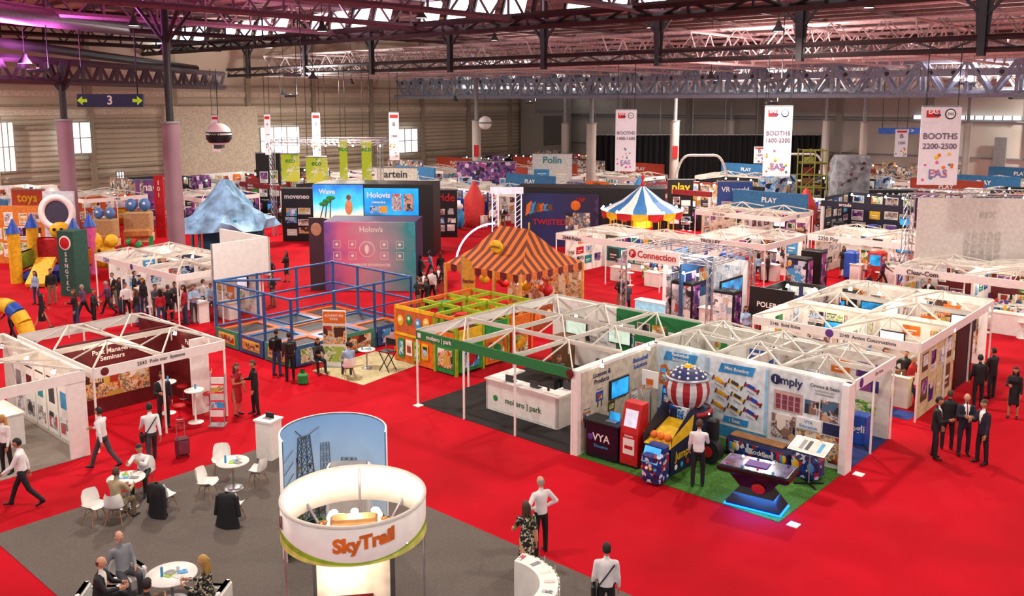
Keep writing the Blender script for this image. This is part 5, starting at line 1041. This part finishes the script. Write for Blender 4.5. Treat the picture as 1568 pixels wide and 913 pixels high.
for i in range(n*3+1):
    x=a+(b_-a)*i/(n*3); y=.25*math.sin(i*1.4)
    vs+=[(x-a,y,0),(x-a,y,6.3)]
for i in range(n*3): fs.append((2*i,2*i+2,2*i+3,2*i+1))
m.add(vs,fs,mat('#0e0c10',.9)); m.cyl((0,0,6.35),(b_-a,0,6.35),.08,GREY,n=6); 
for i in range(8): m.cyl(((b_-a)*i/7,0,6.3),((b_-a)*i/7,0,12),.04,GREY,n=5)
m.build('black_stage_curtain',(a,99,0))
for u,Y in ((1072,84),(1222,86)):
    m=MB(); 
    for s in (-1,1):
        for k in range(8):
            t0=k*PI/16;t1=(k+1)*PI/16; m.cyl((s*(1.2+1.2*math.cos(t0)),0,2.2+2.8*math.sin(t0)),(s*(1.2+1.2*math.cos(t1)),0,2.2+2.8*math.sin(t1)),.12,WHITE,n=8)
        m.cyl((s*2.4,0,0),(s*2.4,0,2.2),.12,WHITE,n=8)
    m.bb(-2.5,2.5,-1,1,0,2.5,OFFW); m.bb(-2.2,2.2,-1.05,-1,.6,2.2,GREY); m.cyl((-1.2,0,5),(1.2,0,5),.12,WHITE,n=8); m.build('white_arch_booth',(at(u,Y),Y,0))
# mountain canopy
m=MB(); n=32;vs=[];fs=[]
prof=[(3.0,1.9),(2.8,2.35),(2.2,2.7),(1.6,3.3),(1.1,3.8),(.6,4.4),(.25,4.8),(.0,4.95)]
for j,(r_,z) in enumerate(prof):
    for i in range(n):
        t=2*PI*i/n; k=1+.12*math.sin(5*t+j)+.06*math.sin(11*t+2*j); vs.append((r_*k*math.cos(t),r_*k*math.sin(t),z+.2*math.sin(4*t+j*1.3)*(1 if 0<j<7 else .4)))
for j in range(len(prof)-1):
    for i in range(n): fs.append((j*n+i,j*n+(i+1)%n,(j+1)*n+(i+1)%n,(j+1)*n+i))
m.add(vs,fs,mat('#8cc0e4',.6,noise=.3,scale=1.2))
for i in range(6): a=i*PI/3; m.cyl((2.3*math.cos(a),2.3*math.sin(a),0),(2.3*math.cos(a),2.3*math.sin(a),2.6),.1,TEAL,n=8)
m.bb(-1.8,1.8,.5,1.8,0,1.8,mat('#1b6f93')); m.build('mountain_canopy_booth',(at(347,58),58,0))
m=MB()
for k,(x,z,r_,c_) in enumerate([(0,.7,.7,YEL),(.9,1.1,.85,YEL),(1.7,.6,.6,LGREEN),(.4,1.9,.55,YEL),(2.4,.9,.5,RED),(-.8,.6,.5,BLUE),(1.5,1.9,.4,YEL)]):
    m.sph((x,0,z),(r_,.5,r_),c_,14); 
for k in range(10):
    a0=k*PI/10;a1=(k+1)*PI/10; m.cyl((2.6+.8*math.cos(a0),.3,.2+1.6*math.sin(a0)),(2.6+.8*math.cos(a1),.3,.2+1.6*math.sin(a1)),.22,[RED,GREEN][k%2],n=10)
for x in (.2,1.0): m.sph((x,-.5,1.9 if x<.5 else 1.4),.1,BLACK,8)
m.cyl((3.6,0,0),(3.9,0,2.2),.25,GREEN,.1,n=10); m.lathe([(.6,0),(.9,.15),(.9,.35),(.6,.5)],RED,c=(4.3,-.5,0),n=16); m.build('inflatable_play_figures',(at(128,52),52,0))
m=MB(); 
for k in range(9):
    a0=PI*.1+k*PI/10; m.cyl((1.3*math.cos(a0),0,1.6*math.sin(a0)),(1.3*math.cos(a0+PI/10),0,1.6*math.sin(a0+PI/10)),.32,[YEL,YEL,BLUE][k%3],n=12)
m.cyl((1.25,0,0),(1.25,0,.6),.32,BLUE,n=12); m.cyl((-1.25,0,0),(-1.25,0,.6),.32,BLUE,n=12); m.build('inflatable_arch',(at(-5,36.5),36.5,0),-.4)
# far-left inflatable castle and slides
m=MB(); 
for x in (0,3.2):
    for y in (0,2.4): m.cyl((x,y,0),(x,y,2.8),.32,[YEL,PINK][int(x>1)],n=14); m.cyl((x,y,2.8),(x,y,3.6),.4,BLUE,.03,n=14)
m.rbox((1.6,1.2,.3),(3.0,2.4,.6),BLUE,b=.2); m.rbox((1.6,2.4,1.4),(3.0,.3,1.6),RED,b=.12); m.rbox((0,1.2,1.1),(.3,2.2,1.0),LGREEN,b=.12); m.rbox((3.2,1.2,1.1),(.3,2.2,1.0),ORG,b=.12)
m.bar((1.6,.2,1.3),(1.6,-1.6,.15),1.0,.25,YEL); m.sph((1.6,2.3,2.6),(.6,.35,.5),YEL,14); m.sph((1.4,1.95,2.7),.1,BLACK,8); m.sph((1.8,1.95,2.7),.1,BLACK,8)
m.build('inflatable_castle',(at(18,49),49,0),.1)
m=MB(); m.lathe([(.75,0),(1.15,0),(1.15,.1),(.75,.1),(.75,0)],WHITE,n=30,M=T(0,0,3.2)@Rx(PI/2)); m.lathe([(0,0),(.75,0)],mat('#3a3a50'),n=24,M=T(0,-.05,3.2)@Rx(PI/2)); m.bb(-.9,1.0,.1,.3,0,4.5,mat('#c8ccd4')); m.bb(-4.5,-.9,.1,.3,0,3.6,mat('#c8742a',emit=.1)); m.prints((-4.4,.1,.4),(1,0,0),3.4,2.9,12,[WHITE,YEL,ORG],(0,-1,0)); m.build('round_logo_display',(at(88,55),55,0))
m=MB(); m.bb(-.5,.5,-.5,.5,0,3.4,mat('#23584c')); m.sph((0,-.52,2.8),(.38,.04,.38),WHITE,14); m.sph((0,-.55,2.8),(.3,.04,.3),RED,14); m.text('S\nE\nN\nG\nT\nE\nC',.3,WHITE,(0,-.52,1.3)); m.build('sign_tower',(at(108,46),46,0),-.3)
m=MB(); m.bb(-.35,.35,-.1,.1,0,4.6,RED); m.text('1\n0\n1',.45,WHITE,(0,-.12,3.6)); m.build('sign_tower',(at(246,66),66,0))
m=MB(); m.rbox((0,0,1.2),(1.6,1.0,1.4),mat('#b89a6a'),b=.1); m.rbox((0,-.6,.6),(1.6,.5,.5),mat('#c08a4a'),b=.1)
for s in (-.4,.4): m.sph((s,0,2.3),(.35,.3,.4),mat('#4a80c0'),12); m.sph((s,-.25,2.4),.1,WHITE,8)
m.bb(-.8,.8,-.5,.5,0,.5,SAND)
o_=m.build('cartoon_ride_car',(at(160,62),62,0)); inst(o_,'cartoon_ride_car',(at(212,64),64,0),.2,1.15)
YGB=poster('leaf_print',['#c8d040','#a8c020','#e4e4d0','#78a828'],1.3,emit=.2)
for u0,u1,v0,v1 in ((430,460,235,278),(468,503,240,280),(519,533,212,275),(553,570,212,277)):
    Y=64; a=pt(u0,v0,Y);b2=pt(u1,v1,Y); m=MB(); m.bb(0,b2.x-a.x,0,.06,0,a.z-b2.z,YGB); m.cyl((0,0,a.z-b2.z),(b2.x-a.x,0,a.z-b2.z),.06,SILVER,n=6); m.text('eco',.5,GREEN,((b2.x-a.x)/2,-.02,(a.z-b2.z)*.75))
    for x in (.1,b2.x-a.x-.1): m.cyl((x,.03,a.z-b2.z),(x,.03,12.5-b2.z),.02,BLACK,n=4); 
    m.build('hanging_leaf_banner',(a.x,Y,b2.z),-.1)
m=MB(); tr(m,(-4,0,7),(4,0,7),SILVER,.3); tr(m,(-4,3.5,7),(4,3.5,7),SILVER,.3); tr(m,(-4,0,7),(-4,3.5,7),SILVER,.3); tr(m,(4,0,7),(4,3.5,7),SILVER,.3); spots(m,[(i-4,0,6.8) for i in range(9)],mat('#fff4dc',emit=14,noise=0))
for x in (-4,4): tr(m,(x,0,0),(x,0,7),SILVER,.3)
m.build('lighting_truss_rig',(at(500,66),66.5,0))
# ------------------------------------------------------------------ templated far booths
def tm(i):
    r=random.Random(100+i); m=MB(); w_=6.2;d_=5.0
    if i<6:
        wl=[WHITE,WHITE,OFFW,WHITE,CREAM,WHITE][i]; pals=[[WHITE,LBLUE,OFFW],[WHITE,ORG,OFFW,YEL],[GREY,WHITE,NAVY],[WHITE,RED,TEAL],[BROWN,WHITE,GREEN],[BLACK,WHITE,PURP]][i]
        frame(m,-w_/2,w_/2,-d_/2,d_/2,2.6,WHITE,.32,2,2,True,'lrfb',{'b':[WHITE,BLUE,WHITE,RED,GREEN,PURP][i]}); booth_fill(m,-w_/2+.1,-.1,-d_/2+.1,d_/2-.1,r,wl,pal=pals); booth_fill(m,.1,w_/2-.1,-d_/2+.1,d_/2-.1,r,[WHITE,mat('#c8541c'),WHITE,PB[0],WHITE,PB[3]][i],pal=pals); m.text(['1822 Rides','Play Systems','1940 Parks','Waterfun','2012 Sim','Galaxy'][i],.24,DGREY,(-1.3,-d_/2-.07,2.44)); m.text(['Design','1450','Slides','Tickets','1920','2030'][i],.24,NAVY,(w_/2+.07,0,2.44),PI/2)
        if i in (1,3,4): m.bb(-w_/2+.3,w_/2-.3,d_/2-.3,d_/2-.15,2.5,3.7,[0,PB[5],0,mat('#b03a20'),mat('#2a6a9a')][i]); m.text('PLAY',.5,WHITE,(0,d_/2-.32,3.1))
    elif i in (6,7,8,11):
        j=[6,7,8,11].index(i); c_=[mat('#20243a'),mat('#e4e2e0',emit=.12),mat('#8a2028'),mat('#101014')][j]; booth_fill(m,-w_/2,w_/2,-d_/2,d_/2,r,c_,3.4,14); m.bb(w_/2-1.0,w_/2,d_/2-1.3,d_/2-.1,0,3.7,[PB[3],WHITE,PB[1],PB[0]][j]); m.bb(-w_/2,w_/2,-d_/2,-d_/2+.2,2.8,3.2,c_); m.text(['arcade','aqua park','dream','games'][j],.32,[WHITE,BLUE,WHITE,YEL][j],(-1.4,-d_/2-.03,3.0)); 
        for x in (-w_/2+.1,w_/2-.1): m.bb(x-.1,x+.1,-d_/2,-d_/2+.2,0,2.8,WHITE if j!=3 else BLACK)
        m.bb(w_/2-.08,w_/2,-d_/2+.5,d_/2-1.4,0,2.2,PB[[5,6,1,3][j]])
        for k in range(4): x=-2.2+k*1.2; m.rbox((x,-d_/2+1.0,.85),(.6,.6,1.7),r.choice([BLACK,RED,BLUE,PURP]),b=.06); m.bb(x-.22,x+.22,-d_/2+.68,-d_/2+.7,.95,1.45,r.choice([SCRB,PB[0],PB[3],mat('#f08ac0',emit=.6)]))
    else:
        booth_fill(m,-w_/2,w_/2,-d_/2,d_/2,r,[WHITE,OFFW][i-9],2.8,16)
        for k in range(4): x=r.uniform(-2.5,2.5);y=r.uniform(-2,1.2); m.sph((x,y,.8),(.4,.4,.8),r.choice([YEL,RED,LBLUE,ORG,LGREEN]),12); m.sph((x,y,1.8),.28,r.choice([WHITE,YEL,PINK]),10)
        tr(m,(-w_/2,-d_/2,3.2),(w_/2,-d_/2,3.2),SILVER,.25); tr(m,(-w_/2,-d_/2,0),(-w_/2,-d_/2,3.2),SILVER,.25); tr(m,(w_/2,-d_/2,0),(w_/2,-d_/2,3.2),SILVER,.25); m.bb(-1.2,1.2,-d_/2-.2,-d_/2-.14,2.95,3.4,r.choice([ORG,LBLUE,WHITE])); m.text(['fun','slides'][i-9],.32,NAVY,(0,-d_/2-.22,3.18))
        m.lathe([(.8,0),(.85,2.2),(.1,3.6)],[mat('#c82a2a'),mat('#2a8ac8')][i-9],c=(1.6,1.2,0),n=14)
    return m
excl=[(-10,39.5,5.2),(-2.5,36.5,3),(.1,41,3.6),(cx,56,3.2),(at(530,58),59,4),(at(620,58),59,4),(at(565,47),48,4),(at(830,62),63,4),(at(900,62),64,4),(at(776,54),54,2),(8,40,4),(13,34,6.5),(at(1430,43),43,4),(at(1520,43),42,5),(at(1235,72),72,2),(at(1298,68),68,2),(at(347,58),58,3.6),(at(150,52),52,4),(at(88,55),55,3),(at(30,49),50,4),(at(108,46),46,1),(-15,43.5,5.5),(at(160,62),62,2),(at(212,64),64,2),(at(440,66),66.5,1),(at(560,66),66.5,1),(at(1072,84),84,3),(at(1222,86),86,3),(-20,36,6),(17,40,4),(20.5,36,5)]
for (u,v,w_,d_) in [(1372,408,6.5,4),(1478,420,7,5),(1150,437,3.4,3.0),(852,357,7.0,4.5),(1060,362,4.4,5),(1238,358,6.0,4.5)]:
    p=G(u,v,2.5)+ax*w_/2+bx*d_/2; excl.append((p.x,p.y,3.8))
for u,Y,*_ in COLS: excl.append((pt(u,250,Y).x,Y,.8))
cnt={};fb=0;far_pts=[]
def half(p,x,y):
    d=Vector((x-p.x,y-p.y,0)); return max(0,abs(d.dot(ax))-3.15),max(0,abs(d.dot(bx))-2.6)
for i in range(-20,20):
    for j in range(0,28):
        p=ax*(i*7.4+ (j%2)*1.2)+bx*(j*6.3); Y=p.y
        if Y<44 or Y>122: continue
        if -.745*p.x+.667*p.y>77.5 or .667*p.x+.745*p.y>98.5: continue
        u=784+p.x/Y*1383
        if u<-120 or u>1690: continue
        if any(math.hypot(*half(p,a,b2))<r_-.2 for a,b2,r_ in excl): continue
        if abs(p.y-99)<4.6 and 7<p.x<36: continue
        k=rng.choice([0,1,1,2,2,3,3,4,4,5,5,6,6,7,8,9,10,11,11]) 
        if k not in cnt: cnt[k]=tm(k).build('exhibition_booth',p,RG)
        else: inst(cnt[k],'exhibition_booth',p,RG)
        fb+=1; far_pts.append(p-bx*3.15+ax*rng.uniform(-3,3)); far_pts.append(p+ax*3.55+bx*rng.uniform(-2,2))
print('far booths',fb)
cr=[]
for i in range(8):
    cr.append(person_mesh(pose=['stand','talk','fold','walk','walk2','hips','talk','walk'][i],fem=i in(1,4,6),top=[SHW,SUIT,DGREY,REDD,SHB,SUIT,BLACK,PUR][i],bot=[SUIT,DEN,SUIT,DEN,TRG,TRK,SUIT,SUIT][i],suit=i in(2,5),hair=[HB,HBR,HB,HG][i%4],style='long' if i in(1,4,6) else 'short',skirt=SUIT if i==6 else None,voxel=.035))
cro={}
def crowd(p,rot=None):
    if any(math.hypot(p.x-a,p.y-b2)<r_*.9+.3 for a,b2,r_ in excl): return
    crowd_raw(p,rot)
def crowd_raw(p,rot=None):
    i=rng.randrange(8); rot=rng.uniform(0,6.28) if rot is None else rot
    if i not in cro:
        out,low=cr[i]; out.v=[(x,y,z-low) for x,y,z in out.v]; cro[i]=out.build('visitor_standing',(p.x,p.y,p.z),rot)
    else: inst(cro[i],'visitor_standing',(p.x,p.y,p.z),rot,rng.uniform(.94,1.04))
for p in far_pts:
    if p.y>96: continue
    for k in range(rng.choice([1,2,2,3])): crowd(p+(ax if k%2 else bx)*rng.uniform(-.3,.3)+Vector((.55*k,.1*k,0)))
for u,v in [(640,478),(650,470),(662,465),(655,482),(672,455),(645,440),(660,430),(675,432),(870,480),(950,475),(960,485),(1160,430),(1175,432),(1190,425),(1205,478),(1260,440),(20,520),(118,505),(130,490),(175,470),(415,440),(440,432),(418,470),(1140,530),(1155,510),(1290,425),(1400,470),(1350,440),(1420,480),(1330,450)]:
    crowd_raw(G(u,v))
ZB=Vector((0,0,.012)); ob_=Vector((8.5,30.8,0))
patch('blue_carpet',[ob_+ax*.12+bx*.05,ob_+ax*5.4+bx*.05,ob_+ax*5.4+bx*.9,ob_+ax*.12+bx*.9],carpet('b2','#2a3f8a'))
for x,y in ((.9,1.4),(3.6,1.0),(4.9,1.6),(1.8,.15),(3.9,5.4),(4.8,5.0),(1.2,5.6)): crowd_raw(ob_+ax*x+bx*y)
for x,y in ((7.4,6.4),(11.2,5.4),(8.9,4.9)): crowd_raw(L+ax*x+bx*y+ZB)
for x,y in ((2.2,-.5),(5.4,-.6),(6.2,1.2),(1.4,1.2)): crowd_raw(o1+ax*x+bx*y)
# ------------------------------------------------------------------ lights
w=bpy.data.worlds.new('world'); scene.world=w; w.use_nodes=True; bg=w.node_tree.nodes['Background']; bg.inputs[0].default_value=(.9,.92,1,1); bg.inputs[1].default_value=.8
def area(x,y,z,e,s,col,nm='added_roof_uplight'):  # upward lamps with invented housings, added to brighten the dark roof and trusses
    m=MB(); m.rbox((0,0,-.15),(1.0,.6,.2),DGREY,b=.04); m.beam((0,0,-.2),(0,0,.01),.1,BLACK); m.beam((.6,0,-.15),(.6,0,16.8-z),.05,BLACK); m.build('added_uplight_housing',(x,y,z))
    l=bpy.data.lights.new(nm,'AREA'); l.energy=e;l.size=s;l.color=col; o=bpy.data.objects.new(nm,l); scene.collection.objects.link(o); o.location=(x,y,z); o.rotation_euler=(PI,0,0)
W3=(1,.94,.88)
area(-26,50,11.8,3600,1,(.9,.2,.85)); area(-14,58,11.8,1200,1,(1,.45,.6)); area(16,56,11.4,2000,1,(1,.62,.6)); area(32,64,11.4,2000,1,(1,.65,.62))
area(-20,82,10.6,2200,1,W3); area(2,100,10,2200,1,W3); area(24,84,10,2400,1,W3); area(40,72,10.4,2000,1,W3)
print('objects',len(bpy.data.objects))
